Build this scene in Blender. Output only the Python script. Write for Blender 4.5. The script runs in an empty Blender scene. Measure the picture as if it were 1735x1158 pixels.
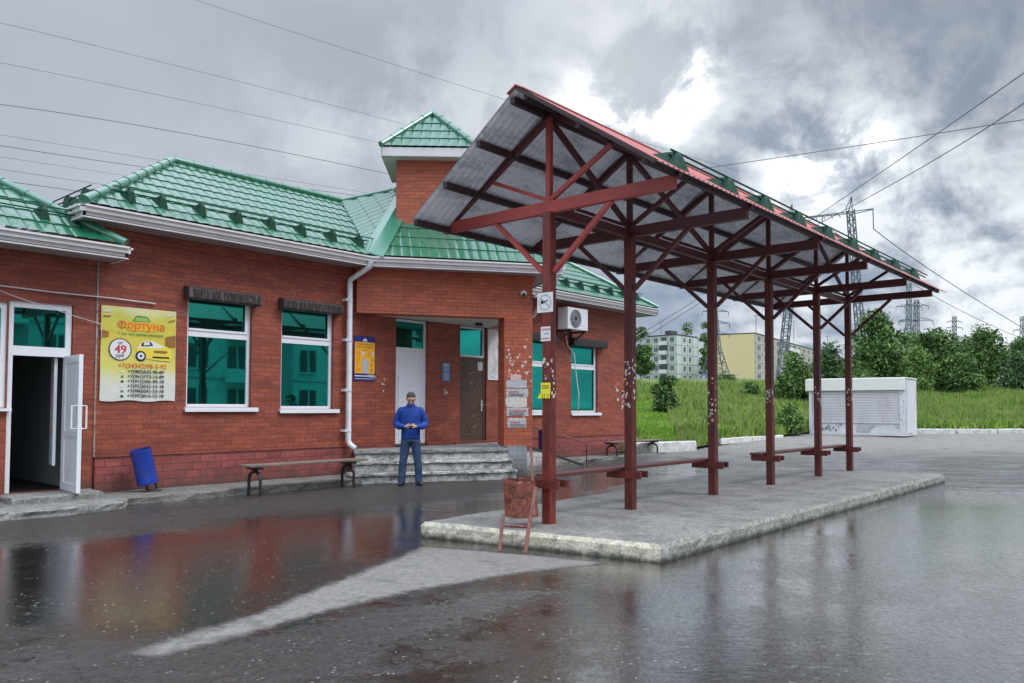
import bpy, bmesh, math, random
import numpy as np
from mathutils import Vector, Matrix
random.seed(7); rng = np.random.default_rng(11)
sc = bpy.context.scene
COL = sc.collection
R = math.radians

# ------------------------------------------------------------------ camera
YAW, PITCH, ROLL, FPX, CYPX, EYE = R(40.902), R(2.254), R(0.174), 1344.8, 637.2, 1.45
Fv = Vector((math.cos(YAW)*math.cos(PITCH), math.sin(YAW)*math.cos(PITCH), math.sin(PITCH)))
R0 = Vector((math.sin(YAW), -math.cos(YAW), 0)); U0 = R0.cross(Fv)
Rv = R0*math.cos(ROLL)+U0*math.sin(ROLL); Uv = U0*math.cos(ROLL)-R0*math.sin(ROLL)
CAMP = Vector((0, 0, EYE))
cam = bpy.data.objects.new('camera', bpy.data.cameras.new('camera')); COL.objects.link(cam)
cam.matrix_world = Matrix(((Rv.x, Uv.x, -Fv.x, 0), (Rv.y, Uv.y, -Fv.y, 0), (Rv.z, Uv.z, -Fv.z, EYE), (0, 0, 0, 1)))
cam.data.sensor_width = 36; cam.data.lens = FPX/1735*36
cam.data.shift_y = (CYPX-579)/1735
cam.data.clip_start = .05; cam.data.clip_end = 3000
sc.camera = cam
FH = Vector((math.cos(YAW), math.sin(YAW), 0)); RH = R0.copy()

def ray(x, y):
    return Fv+Rv*((x-867.5)/FPX)-Uv*((y-CYPX)/FPX)
def at(x, y, d):            # a point at forward distance d
    return CAMP+ray(x, y)*d
def atz(x, y, z):
    r = ray(x, y); return CAMP+r*((z-EYE)/r.z)

# ------------------------------------------------------------------ light
SUN_EL, SUN_AZ = R(52), R(-62)
sun = bpy.data.objects.new('sun', bpy.data.lights.new('sun', 'SUN')); COL.objects.link(sun)
sun.data.energy = 1.1; sun.data.angle = R(25); sun.data.color = (1, .96, .9)
sd = Vector((math.cos(SUN_AZ)*math.cos(SUN_EL), math.sin(SUN_AZ)*math.cos(SUN_EL), math.sin(SUN_EL)))
sun.rotation_euler = sd.to_track_quat('Z', 'Y').to_euler()
sc.view_settings.view_transform = 'Standard'; sc.view_settings.look = 'None'
sc.view_settings.exposure = 0.35; sc.view_settings.gamma = 1

class NT:                   # tiny node-tree helper
    def __init__(s, nt): s.nt = nt; nt.nodes.clear()
    def n(s, t, **k):
        nd = s.nt.nodes.new(t)
        for a, b in k.items():
            if a.startswith('i_'):
                key = a[2:]; nd.inputs[int(key) if key.isdigit() else key.replace('_', ' ')].default_value = b
            else: setattr(nd, a, b)
        return nd
    def l(s, a, b): s.nt.links.new(a, b)
    def put(s, inp, v):
        if isinstance(v, bpy.types.NodeSocket): s.l(v, inp)
        else: inp.default_value = v
    def m(s, op, a, b=0.0, c=0.0, clamp=False):
        nd = s.n('ShaderNodeMath', operation=op, use_clamp=clamp)
        s.put(nd.inputs[0], a); s.put(nd.inputs[1], b); s.put(nd.inputs[2], c); return nd.outputs[0]
    def vm(s, op, a, b=(0, 0, 0)):
        nd = s.n('ShaderNodeVectorMath', operation=op)
        s.put(nd.inputs[0], a); s.put(nd.inputs[1], b)
        return nd.outputs['Value'] if op in ('DOT_PRODUCT', 'LENGTH', 'DISTANCE') else nd.outputs[0]
    def noise(s, vec, scale, detail=4, rough=.55, dist=0):
        nd = s.n('ShaderNodeTexNoise'); s.put(nd.inputs['Vector'], vec)
        nd.inputs['Scale'].default_value = scale; nd.inputs['Detail'].default_value = detail
        nd.inputs['Roughness'].default_value = rough; nd.inputs['Distortion'].default_value = dist
        return nd.outputs[0]
    def ramp(s, fac, stops):
        nd = s.n('ShaderNodeValToRGB'); s.put(nd.inputs[0], fac); e = nd.color_ramp.elements
        while len(e) < len(stops): e.new(.5)
        for q, (p, c) in zip(e, stops):
            q.position = p; q.color = (c, c, c, 1) if isinstance(c, (int, float)) else (*c, 1)
        return nd.outputs[0]
    def mix(s, fac, a, b, mode='MIX'):
        nd = s.n('ShaderNodeMix', data_type='RGBA', blend_type=mode)
        s.put(nd.inputs[0], fac)
        for i, v in ((6, a), (7, b)):
            s.put(nd.inputs[i], (*v, 1) if isinstance(v, tuple) and len(v) == 3 else v)
        return nd.outputs[2]
    def remap(s, v, a, b, c=0., d=1.):
        nd = s.n('ShaderNodeMapRange', interpolation_type='SMOOTHSTEP')
        s.put(nd.inputs[0], v)
        for i, q in enumerate((a, b, c, d)): nd.inputs[i+1].default_value = q
        return nd.outputs[0]

# ------------------------------------------------------------------ world (overcast with bright gaps)
w = bpy.data.worlds.new('World'); sc.world = w; w.use_nodes = True
t = NT(w.node_tree)
sky = t.n('ShaderNodeTexSky', sky_type='NISHITA', sun_disc=False, sun_elevation=SUN_EL, sun_rotation=R(90)-SUN_AZ)
gen = t.n('ShaderNodeTexCoord').outputs['Generated']
D = t.vm('NORMALIZE', gen)
sep = t.n('ShaderNodeSeparateXYZ'); t.l(D, sep.inputs[0]); dz = sep.outputs[2]
den = t.m('ADD', t.m('MAXIMUM', dz, 0.0), .22)
cmb = t.n('ShaderNodeCombineXYZ'); t.l(t.m('DIVIDE', sep.outputs[0], den), cmb.inputs[0]); t.l(t.m('DIVIDE', sep.outputs[1], den), cmb.inputs[1])
pl = cmb.outputs[0]
n1 = t.noise(pl, 1.2, 7, .48, .3); n2 = t.noise(pl, 3.2, 7, .52, .4); n3 = t.noise(D, 9, 8, .62, .3)
big = t.m('ADD', t.m('MULTIPLY', n1, .65), t.m('MULTIPLY', n2, .35))
cloud = t.ramp(big, [(.36, (.17, .20, .255)), (.47, (.26, .29, .35)), (.56, (.35, .375, .43)), (.66, (.50, .52, .56))])
def blob(px, py, wide, pw=1.0):
    d = ray(px, py).normalized()
    c = t.vm('DOT_PRODUCT', D, tuple(d)); a = t.m('SUBTRACT', 1.0, c)
    return t.m('EXPONENT', t.m('MULTIPLY', a, -1.0/(2*(wide/FPX)**2)))
ragged = t.remap(t.m('ADD', t.m('MULTIPLY', n3, .6), t.m('MULTIPLY', n2, .4)), .40, .60)
# darker bank at upper right, pale bank at upper left, blue-grey low sky
dark = t.m('ADD', t.m('ADD', t.m('MULTIPLY', blob(1570, 120, 200), .85), t.m('MULTIPLY', blob(1250, 330, 70), .40)), t.m('ADD', t.m('MULTIPLY', blob(1640, 330, 120), .55), 0.0), clamp=True)
cloud = t.mix(dark, cloud, t.mix(n2, (.115, .14, .185), (.20, .225, .27)))
cloud = t.mix(t.m('MULTIPLY', blob(260, 120, 360), .85), cloud, t.mix(n1, (.30, .32, .385), (.46, .47, .53)))
low = t.m('MULTIPLY', blob(1180, 545, 150), .85, clamp=True)
cloud = t.mix(t.m('MULTIPLY', blob(860, 60, 240), .6), cloud, t.mix(n1, (.25, .27, .325), (.44, .455, .50)))
cloud = t.mix(low, cloud, t.mix(n2, (.13, .18, .28), (.21, .26, .35)))
pale = t.m('MULTIPLY', t.m('ADD', t.m('ADD', t.m('MULTIPLY', blob(1660, 480, 130), 1.5), t.m('MULTIPLY', blob(1350, 580, 70), .9)), t.m('ADD', blob(620, 250, 90), t.m('ADD', t.m('MULTIPLY', blob(860, 300, 70), .9), t.m('ADD', t.m('ADD', t.m('MULTIPLY', blob(1080, 190, 120), 1.0), t.m('MULTIPLY', blob(1070, 110, 60), .8)), t.m('MULTIPLY', blob(1400, 280, 90), .9))))), t.m('MULTIPLY', ragged, .75), clamp=True)
cloud = t.mix(pale, cloud, (.56, .575, .61))
gap = t.m('ADD', t.m('ADD', t.m('MULTIPLY', blob(1105, 160, 46), 1.0), t.m('MULTIPLY', blob(1000, 205, 46), .85)), t.m('ADD', t.m('MULTIPLY', blob(1165, 120, 28), .8), t.m('ADD', t.m('MULTIPLY', blob(1365, 290, 38), .95), t.m('MULTIPLY', blob(1450, 265, 34), .85))))
gap = t.m('MULTIPLY', gap, t.m('ADD', t.m('MULTIPLY', ragged, .95), .12))
cloud = t.mix(t.m('MULTIPLY', blob(1040, 105, 75), .75), cloud, t.mix(n3, (.38, .40, .44), (.62, .63, .66)))
cloud = t.mix(t.remap(gap, .30, .85), cloud, (1.05, 1.04, 1.02))
cloud = t.mix(t.m('MULTIPLY', t.remap(gap, .04, .4), .30), cloud, (.7, .72, .76))
# overcast sky is far brighter overhead than near the horizon, and brightest on the sun's side
top = t.remap(dz, .42, .85, 1.0, 3.9)
back = t.remap(t.vm('DOT_PRODUCT', D, tuple(FH)), -.55, .45, 2.0, 1.0)
lift = t.m('ADD', 1.12, t.m('ADD', t.m('MULTIPLY', blob(1680, 470, 130), .25), t.m('MULTIPLY', blob(1400, 470, 110), .05)))
cloud = t.mix(1.0, cloud, t.m('MULTIPLY', lift, t.m('MULTIPLY', top, back)), 'MULTIPLY'); cloud = t.mix(1.0, cloud, (.985, 1.005, 1.0), 'MULTIPLY')
cloud = t.mix(t.remap(dz, -.04, -.005, 1, 0), cloud, (.12, .13, .12))
bg1 = t.n('ShaderNodeBackground', i_Strength=.08); t.l(sky.outputs[0], bg1.inputs[0])
bg2 = t.n('ShaderNodeBackground', i_Strength=1.0); t.l(cloud, bg2.inputs[0])
mx = t.n('ShaderNodeMixShader', i_0=.95); t.l(bg1.outputs[0], mx.inputs[1]); t.l(bg2.outputs[0], mx.inputs[2])
out = t.n('ShaderNodeOutputWorld'); t.l(mx.outputs[0], out.inputs[0])

# ------------------------------------------------------------------ mesh helpers
LOC = {}
def tag(o, label=None, cat=None, group=None, kind=None):
    for k, v in (('label', label), ('category', cat), ('group', group), ('kind', kind)):
        if v: o[k] = v
    return o
def thing(name, loc, label, cat, group=None, rz=0):
    o = bpy.data.objects.new(name, None); COL.objects.link(o); o.empty_display_size = .2
    o.location = loc; o.rotation_euler.z = rz
    LOC[o.name] = Vector(loc) if rz == 0 else Vector((0, 0, 0))
    return tag(o, label, cat, group)
def copy_tree(o, parent=None):
    c = o.copy(); COL.objects.link(c)
    if parent is not None: c.parent = parent
    LOC[c.name] = LOC.get(o.name, Vector())
    for ch in list(o.children): copy_tree(ch, c)
    return c

class MB:
    def __init__(s): s.v = []; s.f = []; s.m = []
    def add(s, vs, fs, mi=0):
        b = len(s.v); s.v += [tuple(q) for q in vs]; s.f += [tuple(b+i for i in q) for q in fs]; s.m += [mi]*len(fs); return s
    def box(s, x0, x1, y0, y1, z0, z1, mi=0):
        return s.add([(x0,y0,z0),(x1,y0,z0),(x1,y1,z0),(x0,y1,z0),(x0,y0,z1),(x1,y0,z1),(x1,y1,z1),(x0,y1,z1)],
                     [(0,3,2,1),(4,5,6,7),(0,1,5,4),(1,2,6,5),(2,3,7,6),(3,0,4,7)], mi)
    def fbox(s, o, u, v, w_, mi=0):     # frame box: origin corner + three edge vectors
        o, u, v, w_ = map(Vector, (o, u, v, w_))
        P = [o, o+u, o+u+v, o+v]; P += [q+w_ for q in P]
        fs = [(0,3,2,1),(4,5,6,7),(0,1,5,4),(1,2,6,5),(2,3,7,6),(3,0,4,7)]
        if u.cross(v).dot(w_) < 0: fs = [q[::-1] for q in fs]
        return s.add(P, fs, mi)
    def bar(s, p, q, wd, ht, mi=0, up=(0, 0, 1)):
        p, q = Vector(p), Vector(q); d = (q-p).normalized(); u = Vector(up)
        if abs(d.dot(u)) > .97: u = Vector((0, 1, 0))
        a = d.cross(u).normalized(); b = a.cross(d).normalized()
        return s.fbox(p-a*wd/2-b*ht/2, q-p, a*wd, b*ht, mi)
    def tube(s, pts, r, n=8, mi=0, cap=True):
        pts = [Vector(p) for p in pts]; rs = r if isinstance(r, (list, tuple)) else [r]*len(pts)
        b = len(s.v); ref = None
        for i, p in enumerate(pts):
            d = (pts[min(i+1, len(pts)-1)]-pts[max(i-1, 0)]).normalized()
            if ref is None: ref = Vector((0, 0, 1)) if abs(d.z) < .9 else Vector((0, 1, 0))
            a = d.cross(ref).normalized(); c = a.cross(d).normalized(); ref = c
            for k in range(n):
                an = 2*math.pi*k/n; s.v.append(tuple(p+(a*math.cos(an)+c*math.sin(an))*rs[i]))
        for i in range(len(pts)-1):
            for k in range(n):
                s.f.append((b+i*n+k, b+i*n+(k+1) % n, b+(i+1)*n+(k+1) % n, b+(i+1)*n+k)); s.m.append(mi)
        if cap:
            s.f.append(tuple(b+k for k in range(n))[::-1]); s.m.append(mi)
            e = b+(len(pts)-1)*n; s.f.append(tuple(e+k for k in range(n))); s.m.append(mi)
        return s
    def prism(s, poly, z0, z1, mi=0, mi_top=None):
        n = len(poly); ar = sum(poly[i][0]*poly[(i+1) % n][1]-poly[(i+1) % n][0]*poly[i][1] for i in range(n))
        if ar < 0: poly = poly[::-1]
        s.add([(x, y, z0) for x, y in poly]+[(x, y, z1) for x, y in poly],
              [tuple(range(n))[::-1]]+[(i, (i+1) % n, (i+1) % n+n, i+n) for i in range(n)], mi)
        b = len(s.v)-n; s.f.append(tuple(b+i for i in range(n))); s.m.append(mi if mi_top is None else mi_top); return s
    def slab(s, pts, n, th, mi=0):      # polygon extruded along n
        pts = [Vector(p) for p in pts]; n = Vector(n).normalized()*th; k = len(pts)
        return s.add(pts+[p+n for p in pts], [tuple(range(k))[::-1], tuple(range(k, 2*k))]+[(i, (i+1) % k, (i+1) % k+k, i+k) for i in range(k)], mi)
    def build(s, name, mats, parent=None, smooth=False, bevel=0, auto=None):
        me = bpy.data.meshes.new(name); off = Vector((0, 0, 0)); p = parent
        if parent is not None: off = LOC.get(parent.name, Vector())
        me.from_pydata([(x-off.x, y-off.y, z-off.z) for x, y, z in s.v], [], s.f)
        if not isinstance(mats, (list, tuple)): mats = [mats]
        for m_ in mats: me.materials.append(m_)
        me.polygons.foreach_set('material_index', s.m)
        if smooth: me.polygons.foreach_set('use_smooth', [True]*len(me.polygons))
        me.update(); o = bpy.data.objects.new(name, me); COL.objects.link(o); LOC[o.name] = off
        if parent is not None: o.parent = parent
        if smooth and auto:
            me.set_sharp_from_angle(angle=R(auto))
        if bevel:
            b = o.modifiers.new('b', 'BEVEL'); b.width = bevel; b.segments = 2; b.limit_method = 'ANGLE'; b.angle_limit = R(50)
        return o

# ------------------------------------------------------------------ materials
def mat(name, col, rough=.6, metal=0, var=.15, vs=3.0, bump=0, bs=40, spec=.5, dirt=None, dirt_amt=0, ds=2.0, coat=0, obj=False, rvar=0, streak=None, coat_r=.12, coat_ior=1.5, soft=(.46, .62), moss=False, grain=0):
    m_ = bpy.data.materials.new(name); m_.use_nodes = True; t = NT(m_.node_tree)
    bs_ = t.n('ShaderNodeBsdfPrincipled'); o = t.n('ShaderNodeOutputMaterial'); t.l(bs_.outputs[0], o.inputs[0])
    pos = t.n('ShaderNodeTexCoord').outputs['Object'] if obj else t.n('ShaderNodeNewGeometry').outputs['Position']
    nz = t.noise(pos, vs, 5, .6); c = t.mix(nz, tuple(q*(1-var) for q in col), tuple(min(1, q*(1+var)) for q in col))
    if dirt:
        dv = pos
        if streak: dv = t.vm('MULTIPLY', pos, streak)
        c = t.mix(t.m('MULTIPLY', t.remap(t.m('ADD', t.m('MULTIPLY', t.noise(dv, ds, 8, .65), .6), t.m('MULTIPLY', t.noise(dv, ds*5.3, 6, .7), .4)), *soft), dirt_amt), c, dirt)
    if grain:
        g_ = t.m('ADD', t.m('MULTIPLY', t.noise(pos, 85, 2, .9), .5), t.m('MULTIPLY', t.noise(pos, 30, 4, .8), .5)); c = t.mix(grain, c, t.ramp(g_, [(.38, .35), (.5, 1.0), (.62, 1.5)]), 'MULTIPLY')
    if moss:
        spz = t.n('ShaderNodeSeparateXYZ'); t.l(pos, spz.inputs[0]); c = t.mix(t.remap(t.m('ADD', spz.outputs[2], t.m('MULTIPLY', t.noise(pos, 9, 6, .7), .12)), .06, .13, .9, 0), c, (.022, .026, .016))
    t.put(bs_.inputs['Base Color'], c)
    if rvar: t.put(bs_.inputs['Roughness'], t.m('ADD', rough-rvar/2, t.m('MULTIPLY', t.noise(pos, vs*2.3, 5, .6), rvar)))
    else: bs_.inputs['Roughness'].default_value = rough
    bs_.inputs['Metallic'].default_value = metal; bs_.inputs['Specular IOR Level'].default_value = spec
    bs_.inputs['Coat Weight'].default_value = coat; bs_.inputs['Coat Roughness'].default_value = coat_r; bs_.inputs['Coat IOR'].default_value = coat_ior
    if bump:
        b = t.n('ShaderNodeBump', i_Strength=bump, i_Distance=.02); t.l(t.noise(pos, bs, 6, .6), b.inputs['Height']); t.l(b.outputs[0], bs_.inputs['Normal'])
    return m_

def brick_mat(name, u, c1, c2, mortar, bw=.258, rh=.077, stain=.25, ms=.006, bstr=.35):
    m_ = bpy.data.materials.new(name); m_.use_nodes = True; t = NT(m_.node_tree)
    bs_ = t.n('ShaderNodeBsdfPrincipled'); o = t.n('ShaderNodeOutputMaterial'); t.l(bs_.outputs[0], o.inputs[0])
    pos = t.n('ShaderNodeNewGeometry').outputs['Position']
    n_ = Vector((-u[1], u[0], 0)); su = Vector((u[0], u[1], 0))+n_
    a = t.vm('DOT_PRODUCT', pos, tuple(su)); sp = t.n('ShaderNodeSeparateXYZ'); t.l(pos, sp.inputs[0])
    wob = t.m('MULTIPLY', t.m('SUBTRACT', t.noise(pos, 9, 3), .5), .012)
    cb = t.n('ShaderNodeCombineXYZ'); t.l(a, cb.inputs[0]); t.l(t.m('ADD', sp.outputs[2], wob), cb.inputs[1])
    br = t.n('ShaderNodeTexBrick', offset=.5); t.l(cb.outputs[0], br.inputs['Vector'])
    br.inputs['Scale'].default_value = 1; br.inputs['Brick Width'].default_value = bw; br.inputs['Row Height'].default_value = rh
    br.inputs['Mortar Size'].default_value = ms; br.inputs['Mortar Smooth'].default_value = .35; br.inputs['Bias'].default_value = -.1
    br.inputs['Color1'].default_value = (*c1, 1); br.inputs['Color2'].default_value = (*c2, 1); br.inputs['Mortar'].default_value = (*mortar, 1)
    c = br.outputs[0]
    fl = t.noise(t.vm('MULTIPLY', pos, (1, 1, 5)), 1.6, 7, .65); c = t.mix(.8, c, t.ramp(fl, [(.3, .62), (.55, 1.0), (.75, 1.32)]), 'MULTIPLY')
    fine = t.noise(pos, 45, 4, .8); c = t.mix(.75, c, t.ramp(fine, [(.36, .6), (.64, 1.4)]), 'MULTIPLY')
    # courses whose joint catches more paint, pale lime bloom with its own shape
    bloom = t.m('MULTIPLY', t.remap(t.noise(t.vm('MULTIPLY', pos, (1, 1, 2.2)), 1.1, 9, .7, .4), .60, .74), stain)
    c = t.mix(bloom, c, (.42, .27, .22))
    # damp splash stains near the ground, darker single bricks
    spl = t.remap(t.m('ADD', sp.outputs[2], t.m('MULTIPLY', t.noise(pos, 2.4, 7, .7), .9)), .45, .95, .75, 0)
    c = t.mix(spl, c, (.075, .045, .038))
    c = t.mix(t.m('MULTIPLY', t.remap(t.noise(t.vm('MULTIPLY', pos, (1, 1, .35)), 1.3, 8, .72), .55, .70), .55), c, (.10, .035, .026))
    t.l(c, bs_.inputs['Base Color'])
    t.put(bs_.inputs['Roughness'], t.m('ADD', .42, t.m('MULTIPLY', fl, .4)))
    b = t.n('ShaderNodeBump', i_Strength=bstr, i_Distance=.012)
    hgt = t.m('ADD', t.m('MULTIPLY', t.m('SUBTRACT', 1.0, br.outputs['Fac']), 1.0), t.m('MULTIPLY', fine, .35)); t.l(hgt, b.inputs['Height']); t.l(b.outputs[0], bs_.inputs['Normal'])
    return m_

PH = R(33); DU = Vector((math.cos(PH), -math.sin(PH), 0)); DN = Vector((-math.sin(PH), -math.cos(PH), 0))   # porch front: along, outward
TU = Vector((math.sin(YAW+R(2)), -math.cos(YAW+R(2)), 0)); TB = Vector((-TU.y, TU.x, 0))            # turret: along, backward
M = {}
M['brick'] = brick_mat('painted_brick', (1, 0), (.335, .080, .042), (.235, .052, .032), (.175, .044, .030))
M['brick_porch'] = brick_mat('porch_brick', DU, (.46, .115, .052), (.36, .082, .042), (.21, .050, .032), stain=.15)
M['brick_tower'] = brick_mat('turret_brick', TU, (.46, .115, .052), (.35, .08, .042), (.21, .055, .035), stain=.1)
M['plinth'] = brick_mat('plinth_block', (1, 0), (.33, .080, .070), (.25, .060, .052), (.12, .042, .036), bw=.26, rh=.125, stain=.3, ms=.008)
M['white'] = mat('white_pvc', (.78, .79, .81), .35, var=.04, dirt=(.55, .54, .53), dirt_amt=.3, ds=3, soft=(.5, .66))
M['fascia'] = mat('painted_fascia', (.66, .64, .64), .4, var=.06, dirt=(.42, .37, .35), dirt_amt=.4, ds=2.5, streak=(1, 1, .25), soft=(.44, .68), grain=0.12)
M['soffit'] = mat('soffit_board', (.36, .31, .31), .6, var=.1)
M['soffit_white'] = mat('porch_ceiling', (.62, .60, .58), .7, var=.08, dirt=(.4, .38, .36), dirt_amt=.4)
M['pipe'] = mat('white_pipe', (.70, .71, .74), .35, var=.05, dirt=(.40, .39, .38), dirt_amt=.4, ds=6)
M['dark_metal'] = mat('black_iron', (.022, .018, .018), .45, var=.3, bump=.3)
M['shutter'] = mat('shutter_box', (.025, .018, .018), .38, var=.3, dirt=(.26, .25, .25), dirt_amt=.85, ds=8, streak=(4.5, 4.5, .4), soft=(.50, .66))
M['shutter_clean'] = mat('shutter_box_clean', (.028, .020, .022), .38, var=.3)
M['green'] = mat('green_metal_tile', (.011, .125, .062), .32, var=.2, vs=1.2, spec=.5, coat=.7, coat_r=.12, coat_ior=1.65, dirt=(.07, .16, .115), dirt_amt=.55, ds=1.1, rvar=.3, grain=.25)
M['green_cap'] = mat('green_ridge_cap', (.03, .17, .10), .28, var=.2, coat=.8, coat_r=.15, coat_ior=1.7, dirt=(.05, .14, .09), dirt_amt=.35)
M['green_dark'] = mat('green_snow_guard', (.003, .042, .022), .5, var=.15, spec=.25)
M['red'] = mat('red_oxide_paint', (.21, .034, .024), .38, var=.22, vs=5, spec=.45, dirt=(.075, .018, .015), dirt_amt=.85, ds=4, streak=(1, 1, .3), bump=.12, bs=25, grain=0.35)
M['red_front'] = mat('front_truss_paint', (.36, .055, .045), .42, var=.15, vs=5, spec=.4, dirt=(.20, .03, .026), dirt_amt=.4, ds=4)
M['red_dark'] = mat('dark_red_paint', (.135, .025, .020), .42, var=.3, vs=5, spec=.4, dirt=(.045, .016, .014), dirt_amt=.85, ds=4, streak=(1, 1, .3), bump=.12, bs=25, grain=0.35)  # darker red for the rear posts and the bench supports
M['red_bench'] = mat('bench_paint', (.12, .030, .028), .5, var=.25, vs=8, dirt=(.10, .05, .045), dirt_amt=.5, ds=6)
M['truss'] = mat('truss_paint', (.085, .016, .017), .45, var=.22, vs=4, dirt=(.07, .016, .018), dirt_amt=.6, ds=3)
M['purlin'] = mat('dark_purlin', (.035, .013, .016), .55, var=.3, vs=4)
M['red_sheet'] = mat('red_corrugated', (.42, .10, .085), .4, var=.15, vs=2, dirt=(.30, .10, .085), dirt_amt=.5)
M['zinc'] = mat('galvanised_sheet', (.74, .76, .82), .5, metal=.05, var=.12, vs=1.2, dirt=(.24, .24, .27), dirt_amt=.55, ds=1.1, streak=(1, 5, 1))
M['slab'] = mat('concrete_top', (.27, .262, .245), .85, var=.35, vs=16, bump=1, bs=30, dirt=(.12, .12, .112), dirt_amt=.75, ds=2.2, soft=(.42, .62), grain=0.85)
M['slab_side'] = mat('limewashed_side', (.56, .52, .40), .85, var=.18, vs=7, bump=.8, bs=14, dirt=(.20, .19, .15), dirt_amt=.8, ds=5, soft=(.46, .64), moss=True, grain=0.6)
M['slab_side_grey'] = mat('concrete_side', (.30, .29, .26), .9, var=.3, vs=9, bump=1, bs=18, dirt=(.13, .13, .11), dirt_amt=.8, ds=7, soft=(.42, .62), moss=True, grain=0.9)
M['step'] = mat('old_step', (.27, .265, .25), .85, var=.3, vs=8, bump=.8, bs=16, dirt=(.12, .12, .11), dirt_amt=.75, ds=5, streak=(1, 1, 1.3), soft=(.40, .62), grain=0.8)
M['step_white'] = mat('whitewashed_riser', (.58, .57, .53), .85, var=.2, vs=12, bump=.9, bs=14, dirt=(.17, .17, .155), dirt_amt=.95, ds=6, streak=(1, 1, 1.2), soft=(.42, .60), grain=0.6)
M['kerb'] = mat('whitewashed_kerb', (.62, .61, .58), .9, var=.15, vs=4, bump=.8, bs=12, dirt=(.30, .29, .26), dirt_amt=.8, ds=5, soft=(.44, .64), grain=0.5)
M['pave'] = mat('old_pavement', (.20, .19, .17), .8, var=.25, vs=4, bump=1, bs=14, dirt=(.09, .085, .075), dirt_amt=.8, ds=4, soft=(.4, .62), grain=0.8)
M['blue'] = mat('blue_bin_paint', (.010, .045, .33), .35, var=.15, coat=.3, dirt=(.02, .03, .12), dirt_amt=.5, ds=7)
M['navy'] = mat('dark_blue_bin_paint', (.012, .020, .12), .4, var=.2)
M['rust'] = mat('rusty_paint', (.26, .075, .045), .7, var=.35, vs=9, bump=.5, bs=30, dirt=(.045, .016, .012), dirt_amt=.9, ds=7, grain=0.6)
M['rust_tube'] = mat('rusty_tube', (.24, .095, .075), .7, var=.3, vs=12, dirt=(.09, .035, .03), dirt_amt=.7, ds=10)
M['wood'] = mat('weathered_plank', (.20, .15, .12), .7, var=.3, vs=7, dirt=(.06, .04, .035), dirt_amt=.7, ds=5, streak=(.6, 4, 4))
M['paper'] = mat('old_paper', (.66, .60, .54), .8, var=.18, vs=20, dirt=(.36, .26, .22), dirt_amt=.6, ds=20)
M['paper_grey'] = mat('printed_paper', (.50, .50, .50), .8, var=.25, vs=30, dirt=(.16, .16, .17), dirt_amt=.7, ds=38)
M['paper_white'] = mat('white_paper', (.72, .72, .71), .7, var=.05)
M['paper_yellow'] = mat('yellow_paper', (.80, .70, .03), .6, var=.1)
M['paper_pink'] = mat('pink_paper', (.62, .40, .42), .7, var=.1)
M['black'] = mat('black_plastic', (.012, .012, .013), .4, var=.1)
M['ink'] = mat('black_ink', (.02, .02, .022), .6, var=.05)
M['ink_red'] = mat('red_ink', (.55, .03, .03), .6, var=.05)
M['ink_orange'] = mat('orange_ink', (.72, .16, .02), .6, var=.05)
M['ink_brown'] = mat('brown_ink', (.30, .13, .02), .6, var=.05)
M['ink_green'] = mat('green_ink', (.10, .28, .06), .6, var=.05)
M['sign_orange'] = mat('orange_panel', (.86, .42, .02), .5, var=.08)
M['sign_navy'] = mat('navy_panel', (.015, .022, .17), .4, var=.1)
M['sign_blue'] = mat('sky_blue_panel', (.03, .22, .55), .4, var=.08)
M['brown_door'] = mat('brown_steel_door', (.085, .048, .036), .4, var=.12, spec=.4)
M['brown_relief'] = mat('door_relief', (.13, .085, .07), .35, var=.1)
M['chrome'] = mat('steel_fitting', (.6, .6, .6), .25, metal=.9, var=.05)
M['ac'] = mat('ac_casing', (.68, .69, .70), .4, var=.04, dirt=(.4, .4, .4), dirt_amt=.3, ds=6)
M['grey_tile'] = brick_mat('grey_block', DU, (.26, .28, .30), (.22, .235, .25), (.40, .40, .40), bw=.27, rh=.10, stain=.2)
M['white_tile'] = brick_mat('white_block', DN, (.62, .60, .56), (.56, .55, .50), (.16, .15, .14), bw=.27, rh=.10, stain=.2)
M['interior'] = mat('hall_wall', (.30, .34, .34), .8, var=.1)
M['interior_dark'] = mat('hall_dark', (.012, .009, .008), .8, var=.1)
M['lattice'] = mat('galvanised_lattice', (.13, .155, .19), .6, metal=.2, var=.1)
M['wire'] = mat('wire', (.10, .105, .12), .6, var=.05)
M['skin'] = mat('skin', (.50, .27, .19), .5, var=.1, obj=True)
M['hair'] = mat('short_grey_hair', (.055, .048, .042), .8, var=.4, vs=60, obj=True)
M['sweater'] = mat('blue_knit', (.007, .045, .26), .8, var=.25, vs=10, bump=.9, bs=13, obj=True)
M['jeans'] = mat('blue_denim', (.020, .048, .115), .8, var=.35, vs=9, bump=.9, bs=15, dirt=(.09, .14, .20), dirt_amt=.55, ds=6, obj=True)
M['shoe'] = mat('dark_shoe', (.02, .022, .035), .5, var=.2, obj=True)

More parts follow.
